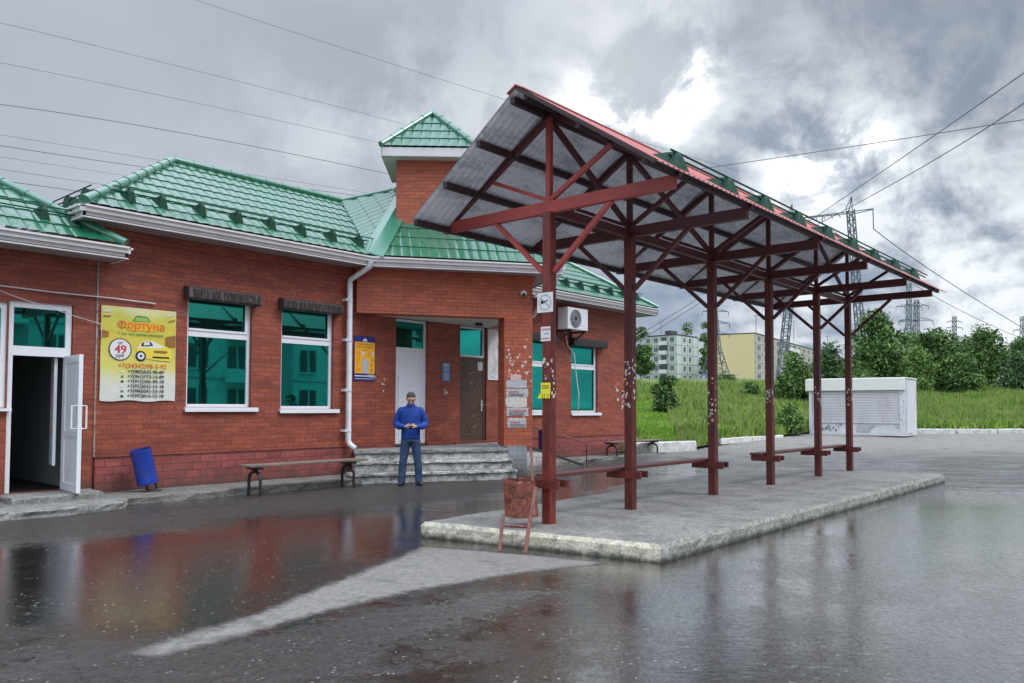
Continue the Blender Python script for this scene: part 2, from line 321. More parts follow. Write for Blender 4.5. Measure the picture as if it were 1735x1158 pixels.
def glass_mat():
    m_ = bpy.data.materials.new('green_reflective_glass'); m_.use_nodes = True; t = NT(m_.node_tree)
    o = t.n('ShaderNodeOutputMaterial'); pos = t.n('ShaderNodeNewGeometry').outputs['Position']
    b = t.n('ShaderNodeBump', i_Strength=.03, i_Distance=.02); t.l(t.noise(pos, 1.4, 2, .5), b.inputs['Height'])
    g = t.n('ShaderNodeBsdfGlossy', i_Roughness=.02); g.inputs[0].default_value = (.020, .42, .34, 1); t.l(b.outputs[0], g.inputs['Normal'])
    d = t.n('ShaderNodeBsdfPrincipled', i_Roughness=.25); d.inputs['Base Color'].default_value = (.001, .035, .028, 1)
    mx = t.n('ShaderNodeMixShader', i_0=.80); t.l(d.outputs[0], mx.inputs[1]); t.l(g.outputs[0], mx.inputs[2]); t.l(mx.outputs[0], o.inputs[0])
    return m_
M['glass'] = glass_mat()

def asphalt_mat():
    m_ = bpy.data.materials.new('wet_asphalt'); m_.use_nodes = True; t = NT(m_.node_tree)
    o = t.n('ShaderNodeOutputMaterial'); bs_ = t.n('ShaderNodeBsdfPrincipled'); t.l(bs_.outputs[0], o.inputs[0])
    pos = t.n('ShaderNodeNewGeometry').outputs['Position']
    def att(n_): return t.n('ShaderNodeAttribute', attribute_name=n_).outputs['Fac']
    rot0 = t.n('ShaderNodeMapping', vector_type='POINT'); rot0.inputs['Rotation'].default_value = (0, 0, -YAW); t.l(pos, rot0.inputs[0])
    wn = t.m('MULTIPLY', t.m('SUBTRACT', t.noise(t.vm('MULTIPLY', rot0.outputs[0], (1, .45, 1)), 1.7, 9, .72), .5), 1.5); wn2 = t.m('MULTIPLY', t.m('SUBTRACT', t.noise(pos, 13, 6, .85), .5), 2.0)
    dry = t.remap(t.m('ADD', att('dry'), t.m('ADD', t.m('MULTIPLY', wn, .45), t.m('MULTIPLY', wn2, .5))), .26, .78)
    wet = t.remap(t.m('ADD', att('wet'), t.m('ADD', wn, wn2)), .25, .85)
    agg = t.noise(pos, 110, 3, .85); ag2 = t.noise(pos, 34, 5, .75); ag3 = t.noise(pos, 11, 6, .75); bigv = t.noise(pos, .55, 5, .6)
    mixn = t.m('ADD', t.m('MULTIPLY', agg, .4), t.m('ADD', t.m('MULTIPLY', ag2, .35), t.m('MULTIPLY', ag3, .25)))
    ca = t.mix(t.remap(mixn, .40, .62), (.002, .0018, .0016), (.034, .029, .024)); ca = t.mix(.7, ca, t.ramp(bigv, [(.3, .7), (.7, 1.35)]), 'MULTIPLY')
    cd = t.mix(t.remap(mixn, .38, .62), (.13, .123, .113), (.30, .285, .262)); cd = t.mix(t.m('MULTIPLY', t.remap(t.noise(pos, 2.6, 8, .75), .52, .66), .8), cd, (.12, .115, .105))
    damp = t.mix(t.remap(mixn, .40, .60), (.010, .009, .008), (.085, .079, .072)); damp = t.mix(t.m('MULTIPLY', t.remap(t.noise(pos, 1.7, 8, .75), .5, .62), .7), damp, (.045, .042, .040))
    c = t.mix(wet, damp, ca)
    vor = t.n('ShaderNodeTexVoronoi', feature='F1'); vor.inputs['Scale'].default_value = 17; t.l(pos, vor.inputs['Vector'])
    grit = t.m('MULTIPLY', t.remap(vor.outputs['Distance'], .12, .2, 1, 0), t.remap(t.noise(pos, 2.3, 5, .7), .46, .58))
    c = t.mix(t.m('MULTIPLY', grit, .8), c, (.34, .32, .29))
    wv = t.vm('ADD', pos, t.vm('MULTIPLY', t.n('ShaderNodeTexNoise', i_Scale=1.6).outputs['Color'], (.5, .5, 0)))
    cr = t.n('ShaderNodeTexVoronoi', feature='DISTANCE_TO_EDGE'); cr.inputs['Scale'].default_value = .38; t.l(wv, cr.inputs['Vector'])
    crack = t.m('MULTIPLY', t.remap(cr.outputs['Distance'], .003, .010, 1, 0), t.remap(t.noise(pos, .7, 3), .48, .6))
    c = t.mix(dry, c, cd); c = t.mix(t.m('MULTIPLY', crack, .8), c, (.006, .006, .005))
    t.l(c, bs_.inputs['Base Color'])
    rough_patch = t.m('MULTIPLY', t.remap(t.noise(pos, .8, 8, .75), .44, .62), t.m('SUBTRACT', 1.0, t.m('MULTIPLY', att('calm'), .95)))
    rw = t.m('ADD', .015, t.m('MULTIPLY', rough_patch, .09))
    r = t.m('ADD', t.m('MULTIPLY', wet, rw), t.m('MULTIPLY', t.m('SUBTRACT', 1., wet), .36))
    r = t.m('ADD', t.m('MULTIPLY', t.m('SUBTRACT', 1., dry), r), t.m('MULTIPLY', dry, .88)); t.l(r, bs_.inputs['Roughness'])
    t.put(bs_.inputs['IOR'], t.m('ADD', 1.42, t.m('MULTIPLY', t.m('MULTIPLY', wet, t.m('SUBTRACT', 1.0, dry)), t.m('MULTIPLY', t.m('SUBTRACT', 1.0, att('thin')), 1.1))))
    gq = t.vm('MULTIPLY', rot0.outputs[0], (.42, 1, 1)); gn = t.m('ADD', t.m('MULTIPLY', t.noise(gq, 46, 2, .8), .65), t.m('MULTIPLY', t.noise(gq, 17, 3, .7), .35)); grv = t.remap(gn, .40, .56, .42, 1.0)
    v2 = t.n('ShaderNodeTexVoronoi', feature='F1'); v2.inputs['Scale'].default_value = 34; t.l(pos, v2.inputs['Vector'])
    peb = t.m('MULTIPLY', t.remap(t.m('ADD', v2.outputs['Distance'], t.m('MULTIPLY', agg, .35)), .42, .56, 1, 0), t.m('ADD', .25, t.m('MULTIPLY', rough_patch, .75)))
    coatw = t.m('MULTIPLY', t.m('MULTIPLY', t.m('MULTIPLY', wet, t.m('SUBTRACT', 1.0, t.m('MULTIPLY', att('thin'), .55))), t.m('SUBTRACT', 1., dry)), t.m('MULTIPLY', t.m('SUBTRACT', 1.0, t.m('MULTIPLY', peb, .8)), grv)); t.l(coatw, bs_.inputs['Coat Weight']); bs_.inputs['Coat IOR'].default_value = 2.5
    t.l(rw, bs_.inputs['Coat Roughness'])
    rot = t.n('ShaderNodeMapping', vector_type='POINT'); rot.inputs['Rotation'].default_value = (0, 0, -YAW); t.l(pos, rot.inputs[0])
    rv = t.vm('MULTIPLY', rot.outputs[0], (1, .24, 1)); rip = t.m('ADD', t.m('MULTIPLY', t.noise(rv, 14, 3, .6), 1.1), t.m('MULTIPLY', t.noise(rv, 48, 3, .75), .85))
    stones = t.m('ADD', t.m('MULTIPLY', ag2, .5), t.m('MULTIPLY', agg, .3))
    dryk = t.m('ADD', t.m('MULTIPLY', dry, 1.0), t.m('ADD', t.m('MULTIPLY', t.m('SUBTRACT', 1.0, wet), .8), t.m('MULTIPLY', rough_patch, .35)), clamp=True)
    h = t.m('ADD', t.m('MULTIPLY', rip, t.m('ADD', .075, t.m('MULTIPLY', rough_patch, .28))), t.m('MULTIPLY', stones, t.m('ADD', .10, t.m('MULTIPLY', dryk, 1.6))))
    b = t.n('ShaderNodeBump', i_Strength=.8, i_Distance=.016); t.l(h, b.inputs['Height']); t.l(b.outputs[0], bs_.inputs['Normal'])
    t.l(b.outputs[0], bs_.inputs['Coat Normal'])
    return m_
M['asphalt'] = asphalt_mat()

# ------------------------------------------------------------------ ground
def smooth(a, b, x): q = np.clip((x-a)/(b-a), 0, 1); return q*q*(3-2*q)
def road_z(d): return .30*smooth(18., 36., d)
def dl(x, y): return x*FH.x+y*FH.y, x*RH.x+y*RH.y
# near-field sheet
def poly_sd(px, py, poly):
    poly = np.array(poly); inside = np.zeros(px.shape, bool); dist = np.full(px.shape, 1e9)
    for i in range(len(poly)):
        a, b = poly[i], poly[(i+1) % len(poly)]
        e = b-a; t_ = np.clip(((px-a[0])*e[0]+(py-a[1])*e[1])/(e@e), 0, 1)
        dist = np.minimum(dist, np.hypot(px-a[0]-t_*e[0], py-a[1]-t_*e[1]))
        c = ((a[1] > py) != (b[1] > py)); x_ = (b[0]-a[0])*(py-a[1])/((b[1]-a[1]) if b[1] != a[1] else 1e-9)+a[0]
        inside ^= c & (px < x_)
    return np.where(inside, -dist, dist)
def gp(L): return [tuple(atz(x, y, 0).xy) for x, y in L]
STRIP = gp([(205, 1106), (262, 1118), (420, 1076), (560, 1036), (700, 1003), (860, 975), (1040, 955), (940, 944), (715, 924), (660, 948), (560, 985), (430, 1040)])
DAMP = gp([(-300, 900), (0, 872), (230, 862), (600, 822), (905, 806), (1080, 775), (1100, 800), (860, 838), (700, 858), (450, 874), (200, 905), (-300, 950)])
DAMP2 = gp([(60, 1110), (330, 1095), (520, 1060), (900, 1000), (1000, 985), (760, 1060), (520, 1158), (0, 1158)])
CALM = gp([(-200, 945), (0, 925), (250, 905), (700, 865), (760, 890), (700, 925), (560, 975), (400, 1035), (200, 1085), (0, 1060), (-200, 1060)])
def sheet(name, d0, d1, l0, l1, step, m_):
    xs = np.arange(d0, d1+1e-6, step); ls = np.arange(l0, l1+1e-6, step)
    Dg, Lg = np.meshgrid(xs, ls, indexing='ij'); X = Dg*FH.x+Lg*RH.x; Y = Dg*FH.y+Lg*RH.y
    Z = road_z(Dg)+.006*np.sin(X*.9+1)*np.cos(Y*1.1)
    Z += .035*np.clip(smooth(18, 26, Dg), 0, 1)*np.sin(X*.31)*np.sin(Y*.27)
    nd, nl = Dg.shape; idx = np.arange(nd*nl).reshape(nd, nl)
    fs = np.stack([idx[:-1, :-1], idx[:-1, 1:], idx[1:, 1:], idx[1:, :-1]], -1).reshape(-1, 4)[:, ::-1]
    me = bpy.data.meshes.new(name); me.from_pydata(np.stack([X, Y, Z], -1).reshape(-1, 3).tolist(), [], fs.tolist())
    x, y = X.ravel(), Y.ravel()
    dry = .86*(1-smooth(-.16, .10, poly_sd(x, y, STRIP)))
    D_ = Dg.ravel(); L_ = Lg.ravel()
    far = smooth(14, 30, D_); dry = np.maximum(dry, far*.80)
    damp = np.maximum((1-smooth(-.9, .7, poly_sd(x, y, DAMP))), .55*(1-smooth(-.3, .4, poly_sd(x, y, DAMP2))))
    wet = 1.15-1.05*damp; wet = wet*(1-.62*smooth(10.5, 15, D_)*smooth(-1, 3.5, L_))+.0; pud = 1-smooth(-.6, .8, poly_sd(x, y, gp([(1060, 822), (1200, 800), (1200, 786), (1080, 790), (960, 812), (900, 842), (1000, 834)]))); wet = np.maximum(wet, pud*1.3)
    calm = np.clip(1-smooth(-.5, .5, poly_sd(x, y, CALM)), 0, 1)+.9*smooth(-.8, .8, L_)*(1-smooth(13, 18, D_))
    thin = 1-smooth(-1.2, 1.8, L_)
    for n_, a in (('dry', dry), ('wet', wet), ('thin', thin), ('calm', np.clip(calm, 0, 1))):
        at_ = me.attributes.new(n_, 'FLOAT', 'POINT'); at_.data.foreach_set('value', a.astype(np.float32))
    me.materials.append(m_); me.polygons.foreach_set('use_smooth', [True]*len(me.polygons)); me.update()
    o = bpy.data.objects.new(name, me); COL.objects.link(o); o['kind'] = 'structure'; return o
sheet('asphalt_yard', -14, 46, -22, 44, .12, M['asphalt'])
earth = mat('bare_earth', (.10, .11, .06), .95, var=.3, vs=.2)
MB().add([(-900, -900, -.35), (900, -900, -.35), (900, 900, -.35), (-900, 900, -.35)], [(0, 1, 2, 3)]).build('ground', earth)['kind'] = 'structure'

# grass hill behind the kerb: height as a function of forward distance d and side l
KL = [(1000, 22.5), (1080, 23.6), (1178, 25.2), (1222, 27.6), (1325, 32.2), (1380, 35.6), (1550, 36.4), (1735, 36.6), (2600, 37.5)]   # px, depth of the kerb line
def kerb_d(px): return np.interp(px, [k[0] for k in KL], [k[1] for k in KL])
def hill_z(d, l):
    px = 867.5+FPX*l/np.maximum(d, 1); kd = kerb_d(px); b = d-kd
    zk = road_z(kd)+.10
    z = zk+np.interp(b, [0, 3, 12, 26, 60, 210, 420, 900], [0, .25, 1.25, 2.75, 4.3, 9.6, 14, 20])
    und = np.sin(l*.42+d*.13)*.10+np.sin(l*.9-d*.3)*.05
    return z+und*np.clip(b/4, 0, 1)
dd = np.concatenate([np.arange(0, 30, .6), np.arange(30, 80, 2.5), np.geomspace(80, 900, 24)])
pxs = np.arange(300, 3400, 9.)
V = []; 
for b in dd:
    for px in pxs:
        d = kerb_d(px)+b; l = (px-867.5)/FPX*d; p = FH*d+RH*l; V.append((p.x, p.y, float(hill_z(np.array(d), np.array(l)))))
nP = len(pxs); Fs = [(i*nP+j, (i+1)*nP+j, (i+1)*nP+j+1, i*nP+j+1) for i in range(len(dd)-1) for j in range(nP-1)]
def grass_mat(name, a, b_, c_, sc_=.5):
    m_ = bpy.data.materials.new(name); m_.use_nodes = True; t = NT(m_.node_tree)
    o = t.n('ShaderNodeOutputMaterial'); bs_ = t.n('ShaderNodeBsdfPrincipled', i_Roughness=.6); t.l(bs_.outputs[0], o.inputs[0])
    pos = t.n('ShaderNodeNewGeometry').outputs['Position']
    c = t.mix(t.remap(t.noise(pos, sc_, 6, .6), .35, .65), a, b_); c = t.mix(t.remap(t.noise(pos, sc_*5, 5, .7), .5, .72), c, c_); t.l(c, bs_.inputs['Base Color'])
    b = t.n('ShaderNodeBump', i_Strength=.8, i_Distance=.08); t.l(t.noise(pos, 9, 6, .7), b.inputs['Height']); t.l(b.outputs[0], bs_.inputs['Normal'])
    bs_.inputs['Specular IOR Level'].default_value = .25
    return m_
M['turf'] = grass_mat('turf', (.08, .13, .03), (.12, .18, .04), (.16, .17, .06))
M['blade'] = grass_mat('grass_blade', (.17, .30, .045), (.27, .40, .07), (.36, .40, .14), .35)
M['blade2'] = grass_mat('seeding_grass', (.27, .31, .12), (.36, .37, .17), (.36, .31, .18), .5)
M['lawn'] = grass_mat('bright_lawn', (.17, .33, .03), (.25, .42, .05), (.30, .42, .06), .8)
mb = MB(); mb.v = V; mb.f = Fs; mb.m = [0]*len(Fs)
o = mb.build('grass_hill', M['turf'], smooth=True); o['kind'] = 'structure'

def fast_mesh(name, verts, faces, mats, mi=None, parent=None, off=None):
    verts = np.asarray(verts, np.float32).reshape(-1, 3)
    if off is not None: verts = verts-np.array(off, np.float32)
    faces = np.asarray(faces, np.int32); k = faces.shape[1]
    me = bpy.data.meshes.new(name); me.vertices.add(len(verts)); me.vertices.foreach_set('co', verts.ravel())
    me.loops.add(faces.size); me.loops.foreach_set('vertex_index', faces.ravel())
    me.polygons.add(len(faces)); me.polygons.foreach_set('loop_start', np.arange(len(faces), dtype=np.int32)*k)
    for m_ in mats: me.materials.append(m_)
    if mi is not None: me.polygons.foreach_set('material_index', np.asarray(mi, np.int32))
    me.update(calc_edges=True); o = bpy.data.objects.new(name, me); COL.objects.link(o)
    if parent is not None: o.parent = parent
    return o

def blades(name, n, px0, px1, b0, b1, h0, h1, wid, mats, pmat, flt=None, label=None, cat=None):
    px = rng.uniform(px0, px1, n); u = rng.uniform(0, 1, n); b = b0+(b1-b0)*u**1.35
    d = kerb_d(px)+b; l = (px-867.5)/FPX*d
    if flt is not None:
        k = flt(px, b, d, l); px, b, d, l = px[k], b[k], d[k], l[k]; n = len(px)
    cl = .55+.45*np.sin(l*1.3+d*.7)*np.sin(l*.55-d*.9)+rng.normal(0, .2, n)
    h = (h0+(h1-h0)*np.clip(cl, 0, 1))*rng.uniform(.7, 1.2, n)
    z = hill_z(d, l)-.03; base = np.stack([d*FH.x+l*RH.x, d*FH.y+l*RH.y, z], -1)
    an = rng.uniform(0, math.pi, n); w_ = wid*rng.uniform(.6, 1.5, n)
    sx = np.stack([np.cos(an)*w_, np.sin(an)*w_, 0*an], -1); ln = rng.normal(0, .22, (n, 2))*h[:, None]
    tip = base+np.stack([ln[:, 0], ln[:, 1], h], -1); mid = base+np.stack([ln[:, 0]*.3, ln[:, 1]*.3, h*.55], -1)
    v = np.stack([base-sx, base+sx, mid+sx*.8, tip, mid-sx*.8], 1)
    f = np.arange(n*5).reshape(n, 5)
    o = fast_mesh(name, v, f, mats, (rng.random(n) < pmat).astype(int))
    o['kind'] = 'stuff'; o['label'] = label; o['category'] = cat; return o
def lawnpath(px, b, d, l):     # strip of short grass at left rising away from the kerb
    c = 1120-b*3.0; return np.abs(px-c) < 34+b*.4
blades('tall_grass', 120000, 1040, 2050, .15, 26, .18, .52, .022, [M['blade'], M['blade2']], .20, lambda px, b, d, l: ~lawnpath(px, b, d, l) | (b > 14),
       'tall wild grass covering the hill beyond the kerbs', 'grass')
blades('short_grass', 16000, 1050, 1190, .1, 15, .05, .14, .02, [M['lawn'], M['lawn']], .5, lawnpath, 'bright mown grass strip climbing the hill beside the station end', 'grass')
blades('broadleaf_weeds', 5500, 1180, 2050, .05, 2.0, .18, .55, .075, [M['lawn'], M['blade']], .7, lambda px, b, d, l: (px > 1560) | (b > .3),
       'broad leafy weeds growing along the back of the kerbs', 'weeds')

# kerbs
def kerb(px0, px1, d0, d1, h, wd, label, n=1):
    for i in range(n):
        a, b = i/n, (i+1)/n-.008*(n > 1)
        def P(q): d = d0+(d1-d0)*q; l = (px0+(px1-px0)*q-867.5)/FPX*d; return FH*d+RH*l
        p, q = P(a), P(b); z = float(road_z(np.array((d0+d1)/2)))-.04+rng.uniform(-.01, .01)
        u = (q-p).normalized(); nrm = Vector((-u.y, u.x, 0))
        if nrm.dot(FH) < 0: nrm = -nrm
        mb = MB(); k = 10
        prof = [(0, 0), (.015, h*.9), (.04, h), (wd-.03, h), (wd, h*.85), (wd, 0)]
        vs = []
        for j in range(k+1):
            for x_, z_ in prof:
                jit = rng.normal(0, .008, 3) if z_ > .02 else np.zeros(3)
                vs.append(tuple(p+(q-p)*(j/k)+nrm*(x_+jit[0])+Vector((0, 0, z+z_+jit[2]))))
        m6 = len(prof); fs = [(j*m6+i2, (j+1)*m6+i2, (j+1)*m6+i2+1, j*m6+i2+1) for j in range(k) for i2 in range(m6-1)]
        fs += [tuple(range(m6))[::-1], tuple(k*m6+i2 for i2 in range(m6))]
        o = mb.add(vs, fs).build('kerb', M['kerb']); lab = label if isinstance(label, str) else label[i]
        tag(o, lab, 'kerb', 'whitewashed kerbs edging the grass')
kerb(1062, 1180, 23.3, 25.0, .36, .3, 'thick whitewashed kerb block behind the far end of the station bench')
kerb(1222, 1328, 27.4, 32.0, .20, .25, ['whitewashed kerb nearest the thick kerb block, at the foot of the grass slope', 'whitewashed kerb running up to the leafy bush by the kiosk'], 2)
kerb(1552, 1900, 36.2, 36.5, .26, .25, ['grey kerb block touching the right side of the white kiosk', 'second kerb block right of the white kiosk', 'third kerb block right of the white kiosk, cut by the photo edge', 'fourth kerb block right of the kiosk', 'outermost kerb block right of the kiosk'], 5)

# ------------------------------------------------------------------ station building
WY = 12.9
st = thing('station_building', (12.8, 14.9, 0), 'red brick bus station with green tiled roof, corner turret and porch', 'building')
def wall_panel(mb, o, u, L, z0, z1, holes, th, n, mi=0):
    # o: start point xy on the front face, u: along, n: outward; holes: (s0,s1,z0,z1)
    o, u, n = Vector(o), Vector(u), Vector(n)
    ss = sorted({0, L, *[h[0] for h in holes], *[h[1] for h in holes]}); zs = sorted({z0, z1, *[h[2] for h in holes], *[h[3] for h in holes]})
    P = lambda s_, z_, dpt: (o+u*s_-n*dpt)+Vector((0, 0, z_))
    for i in range(len(ss)-1):
        for j in range(len(zs)-1):
            a, b, c, d = ss[i], ss[i+1], zs[j], zs[j+1]; sm, zm = (a+b)/2, (c+d)/2
            if any(h[0] < sm < h[1] and h[2] < zm < h[3] for h in holes): continue
            mb.add([P(a, c, 0), P(b, c, 0), P(b, d, 0), P(a, d, 0)], [(0, 1, 2, 3)], mi)
            mb.add([P(a, c, th), P(b, c, th), P(b, d, th), P(a, d, th)], [(3, 2, 1, 0)], mi)
    for (a, b, c, d) in holes+[(0, L, z0, z1)]:
        q = [(a, c), (b, c), (b, d), (a, d)]
        for k in range(4):
            e, f = q[k], q[(k+1) % 4]
            mb.add([P(*e, 0), P(*f, 0), P(*f, th), P(*e, th)], [(3, 2, 1, 0)], mi)
WIN = [(6.51, 7.72, 1.43, 3.40), (8.33, 9.51, 1.40, 3.38), (15.05, 16.45, 1.32, 3.27), (17.35, 18.60, 1.30, 3.26)]
holes = [(a-5.07, b-5.07, c, d) for a, b, c, d in WIN]+[(11.12-5.07, 12.05-5.07, .60, 3.36), (13.06-5.07, 13.96-5.07, .60, 3.36)]
mb = MB(); wall_panel(mb, (5.07, WY, 0), (1, 0, 0), 15.5, .66, 4.36, holes, .32, (0, -1, 0))
mb.build('wall', M['brick'], st).name = 'wall'
mb = MB(); wall_panel(mb, (20.57, WY, 0), (0, 1, 0), 4.3, .0, 4.36, [], .32, (1, 0, 0)); mb.build('wall', M['brick'], st)
mb = MB(); mb.box(5.07, 20.2, 17.0, 17.2, 0, 4.36); mb.build('wall', M['brick'], st)
mb = MB(); mb.box(5.07, 5.37, WY+.33, 16.99, 0, 4.36); mb.build('wall', M['brick'], st)
# corbelled courses under the eave
mb = MB(); mb.box(5.08, 10.0, WY-.035, WY, 4.10, 4.28); mb.build('cornice', M['brick'], st)
mb = MB(); mb.box(14.2, 20.56, WY-.035, WY, 4.10, 4.28); mb.build('cornice', M['brick'], st)
# plinth, slightly proud
mb = MB(); mb.box(5.06, 11.05, WY-.035, WY+.3, .02, .655); mb.box(12.9, 20.6, WY-.035, WY+.3, .02, .655)
mb.build('plinth', M['plinth'], st)
mb = MB(); mb.box(5.06, 10.6, WY-.05, WY-.034, .655, .668); mb.build('plinth_ledge', M['plinth'], st); mb = MB(); mb.box(14.4, 20.6, WY-.05, WY-.034, .655, .668); mb.build('plinth_ledge', M['plinth'], st)
# backing rooms so panes are not see-through: dark interior slab
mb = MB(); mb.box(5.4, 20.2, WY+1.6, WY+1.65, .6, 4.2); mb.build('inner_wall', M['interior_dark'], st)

def window(x0, x1, z0, z1, top, ztr, box=None, y=WY, right_sash=True):
    fr = MB(); F = .055; yf = y+.07
    for a in ((x0, x0+F), (x1-F, x1)): fr.box(*a, yf, yf+.07, z0, z1)
    fr.box(x0+F, x1-F, yf, yf+.07, z0, z0+F); fr.box(x0+F, x1-F, yf, yf+.07, z1-F, z1)
    fr.box(x0+F, x1-F, yf, yf+.07, ztr, ztr+.13)
    fr.box(x1-F-.05, x1-F, yf-.015, yf, ztr+.13, z1-F); fr.box(x0+F, x1-F, yf-.015, yf, z1-F-.04, z1-F); fr.box(x0+F, x1-F, yf-.015, yf, ztr+.1, ztr+.14)
    f = fr.build('window', M['white'], st, bevel=.004)
    p = MB(); p.box(x0+F-.01, x1-F+.01, yf+.03, yf+.045, z0+F-.01, ztr+.01); p.build('pane', M['glass'], f)
    p = MB(); p.box(x0+F-.01, x1-F+.01, yf+.03, yf+.045, ztr+.12, z1-F+.01); p.build('pane', M['glass'], f)
    s_ = MB(); s_.box(x0-.04, x1+.12, y-.06, y+.08, z0-.045, z0-.003); s_.box(x0-.04, x1+.12, y-.062, y-.048, z0-.075, z0-.02); s_.build('sill', M['white'], f)
    if box:
        a, b, c, d, mt = box; q = MB(); n = 8; prof = [(y-.17+.03*(1-math.cos(k*math.pi/2/4)), 0) for k in range(5)]
        cr = [(y+.02, c), (y-.17, c), (y-.185, c+.03), (y-.185, d-.05), (y-.16, d-.015), (y-.12, d), (y+.02, d)]
        q.add([(a, yy, zz) for yy, zz in cr]+[(b, yy, zz) for yy, zz in cr], [tuple(range(7)), tuple(range(13, 6, -1))]+[(i, i+7, (i+1) % 7+7, (i+1) % 7) for i in range(7)])
        q.build('shutter_box', mt, f)
window(*WIN[0], None, 2.64, (6.43, 7.80, 3.25, 3.47, M['shutter']))
window(*WIN[1], None, 2.64, (8.25, 9.60, 3.25, 3.46, M['shutter']))
window(*WIN[2], None, 2.50, (14.95, 16.6, 3.14, 3.36, M['shutter_clean']))
window(*WIN[3], None, 2.50, (17.25, 18.85, 3.12, 3.34, M['shutter_clean']))

# porch door (white) and brown steel door
def transom(x0, x1, z0, z1, y, parent):
    fr = MB(); F = .05
    fr.box(x0, x0+F, y, y+.07, z0, z1); fr.box(x1-F, x1, y, y+.07, z0, z1); fr.box(x0+F, x1-F, y, y+.07, z0, z0+F); fr.box(x0+F, x1-F, y, y+.07, z1-F, z1)
    f = fr.build('transom_window', M['white'], parent)
    p = MB(); p.box(x0+F-.01, x1-F+.01, y+.03, y+.045, z0+F-.01, z1-F+.01); p.build('pane', M['glass'], f)
transom(11.13, 12.04, 2.68, 3.34, WY+.07, st)
d = MB(); y = WY+.07
d.box(11.13, 11.19, y, y+.08, .6, 2.679); d.box(11.98, 12.04, y, y+.08, .6, 2.679)
d.box(11.19, 11.98, y+.01, y+.07, .62, 2.62); d.box(11.19, 11.98, y, y+.08, 2.62, 2.679)
for (a, b, c, e) in ((11.28, 11.30, .72, 2.52), (11.87, 11.89, .72, 2.52), (11.30, 11.87, .72, .74), (11.30, 11.87, 2.50, 2.52), (11.30, 11.87, 1.45, 1.47)):
    d.box(a, b, y-.004, y+.012, c, e)
door = d.build('door', M['white'], st)
h = MB(); h.tube([(11.24, y, 1.35), (11.24, y-.06, 1.35), (11.24, y-.06, 2.10), (11.24, y, 2.10)], .014); h.build('door_handle', M['white'], door)
for z in (.85, 1.75, 2.35):
    h = MB(); h.box(11.97, 12.01, y-.02, y-.001, z, z+.12); h.build('hinge', M['white'], door)
transom(13.07, 13.95, 2.62, 3.34, WY+.07, st)
d = MB(); d.box(13.07, 13.14, WY+.04, WY+.12, .6, 2.615); d.box(13.88, 13.95, WY+.04, WY+.12, .6, 2.615); d.box(13.14, 13.88, WY+.05, WY+.11, .62, 2.60)
d.box(13.07, 13.95, WY+.04, WY+.12, 2.60, 2.618)
door = d.build('door', M['brown_door'], st)
rl = MB(); yy = WY+.048
def arc(cx, cz, r, a0, a1, n=10, sx=1.0): return [(cx+sx*r*math.cos(R(a0+(a1-a0)*i/n)), yy, cz+r*math.sin(R(a0+(a1-a0)*i/n))) for i in range(n+1)]
for g in (arc(13.51, 2.05, .2, 20, 160), arc(13.51, 1.93, .10, -60, 240), arc(13.51, 1.15, .2, 200, 340), arc(13.51, 1.32, .1, 200, 340), arc(13.51, 1.00, .14, 190, 350)):
    rl.tube(g, .011, 6)
for a in ((13.25, 13.77, .80, .815),): rl.box(a[0], a[1], yy-.006, yy+.005, a[2], a[3])
rl.box(13.495, 13.505, yy-.006, yy+.005, .82, 1.0)
rl.build('door_relief', M['brown_relief'], door)
h = MB(); h.box(13.80, 13.85, WY+.03, WY+.05, 1.35, 1.62); h.tube([(13.83, WY+.03, 1.50), (13.83, WY-.02, 1.50), (13.73, WY-.02, 1.50)], .012); h.build('door_handle', M['chrome'], door)
h = MB(); h.box(13.70, 13.87, WY+.043, WY+.049, 2.32, 2.52); h.build('door_notice', M['paper_grey'], door)

# porch: ceiling, lintel, pillar, side lintel
A = Vector((9.95, 12.75, 0)); 
def dp(s_, dep=0, z=0): return A+DU*s_-DN*dep+Vector((0, 0, z))
S0, S1, SE = .28, 3.08, 3.70
lm = MB()
lm.fbox(dp(0, 0, 3.34), DU*SE, -DN*.38, (0, 0, .78)); lm.fbox(dp(-.02, -.03, 4.12), DU*(SE+.06), -DN*.42, (0, 0, .16)); lm.fbox(dp(-.03, -.055, 4.20), DU*(SE+.09), -DN*.45, (0, 0, .075))
lm.build('porch_lintel', M['brick_porch'], st)
pm = MB(); pm.fbox(dp(S1, 0, .64), DU*(SE-S1), -DN*.5, (0, 0, 2.699)); pm.build('porch_pillar', M['brick_porch'], st)
sl = MB(); p0 = dp(SE, .381, 3.34); sl.fbox(p0, -DU*.38, -DN*(1.9), (0, 0, .78)); sl.build('porch_side_lintel', M['brick_porch'], st)
cm = MB(); cpoly = [dp(.1, .02).xy, dp(SE-.02, .02).xy, dp(SE-.02, 2.3).xy, (14.85, WY-.004), (10.15, WY-.004)]
cm.prism([tuple(q) for q in cpoly], 3.345, 3.40); cm.build('porch_ceiling', M['soffit_white'], st)
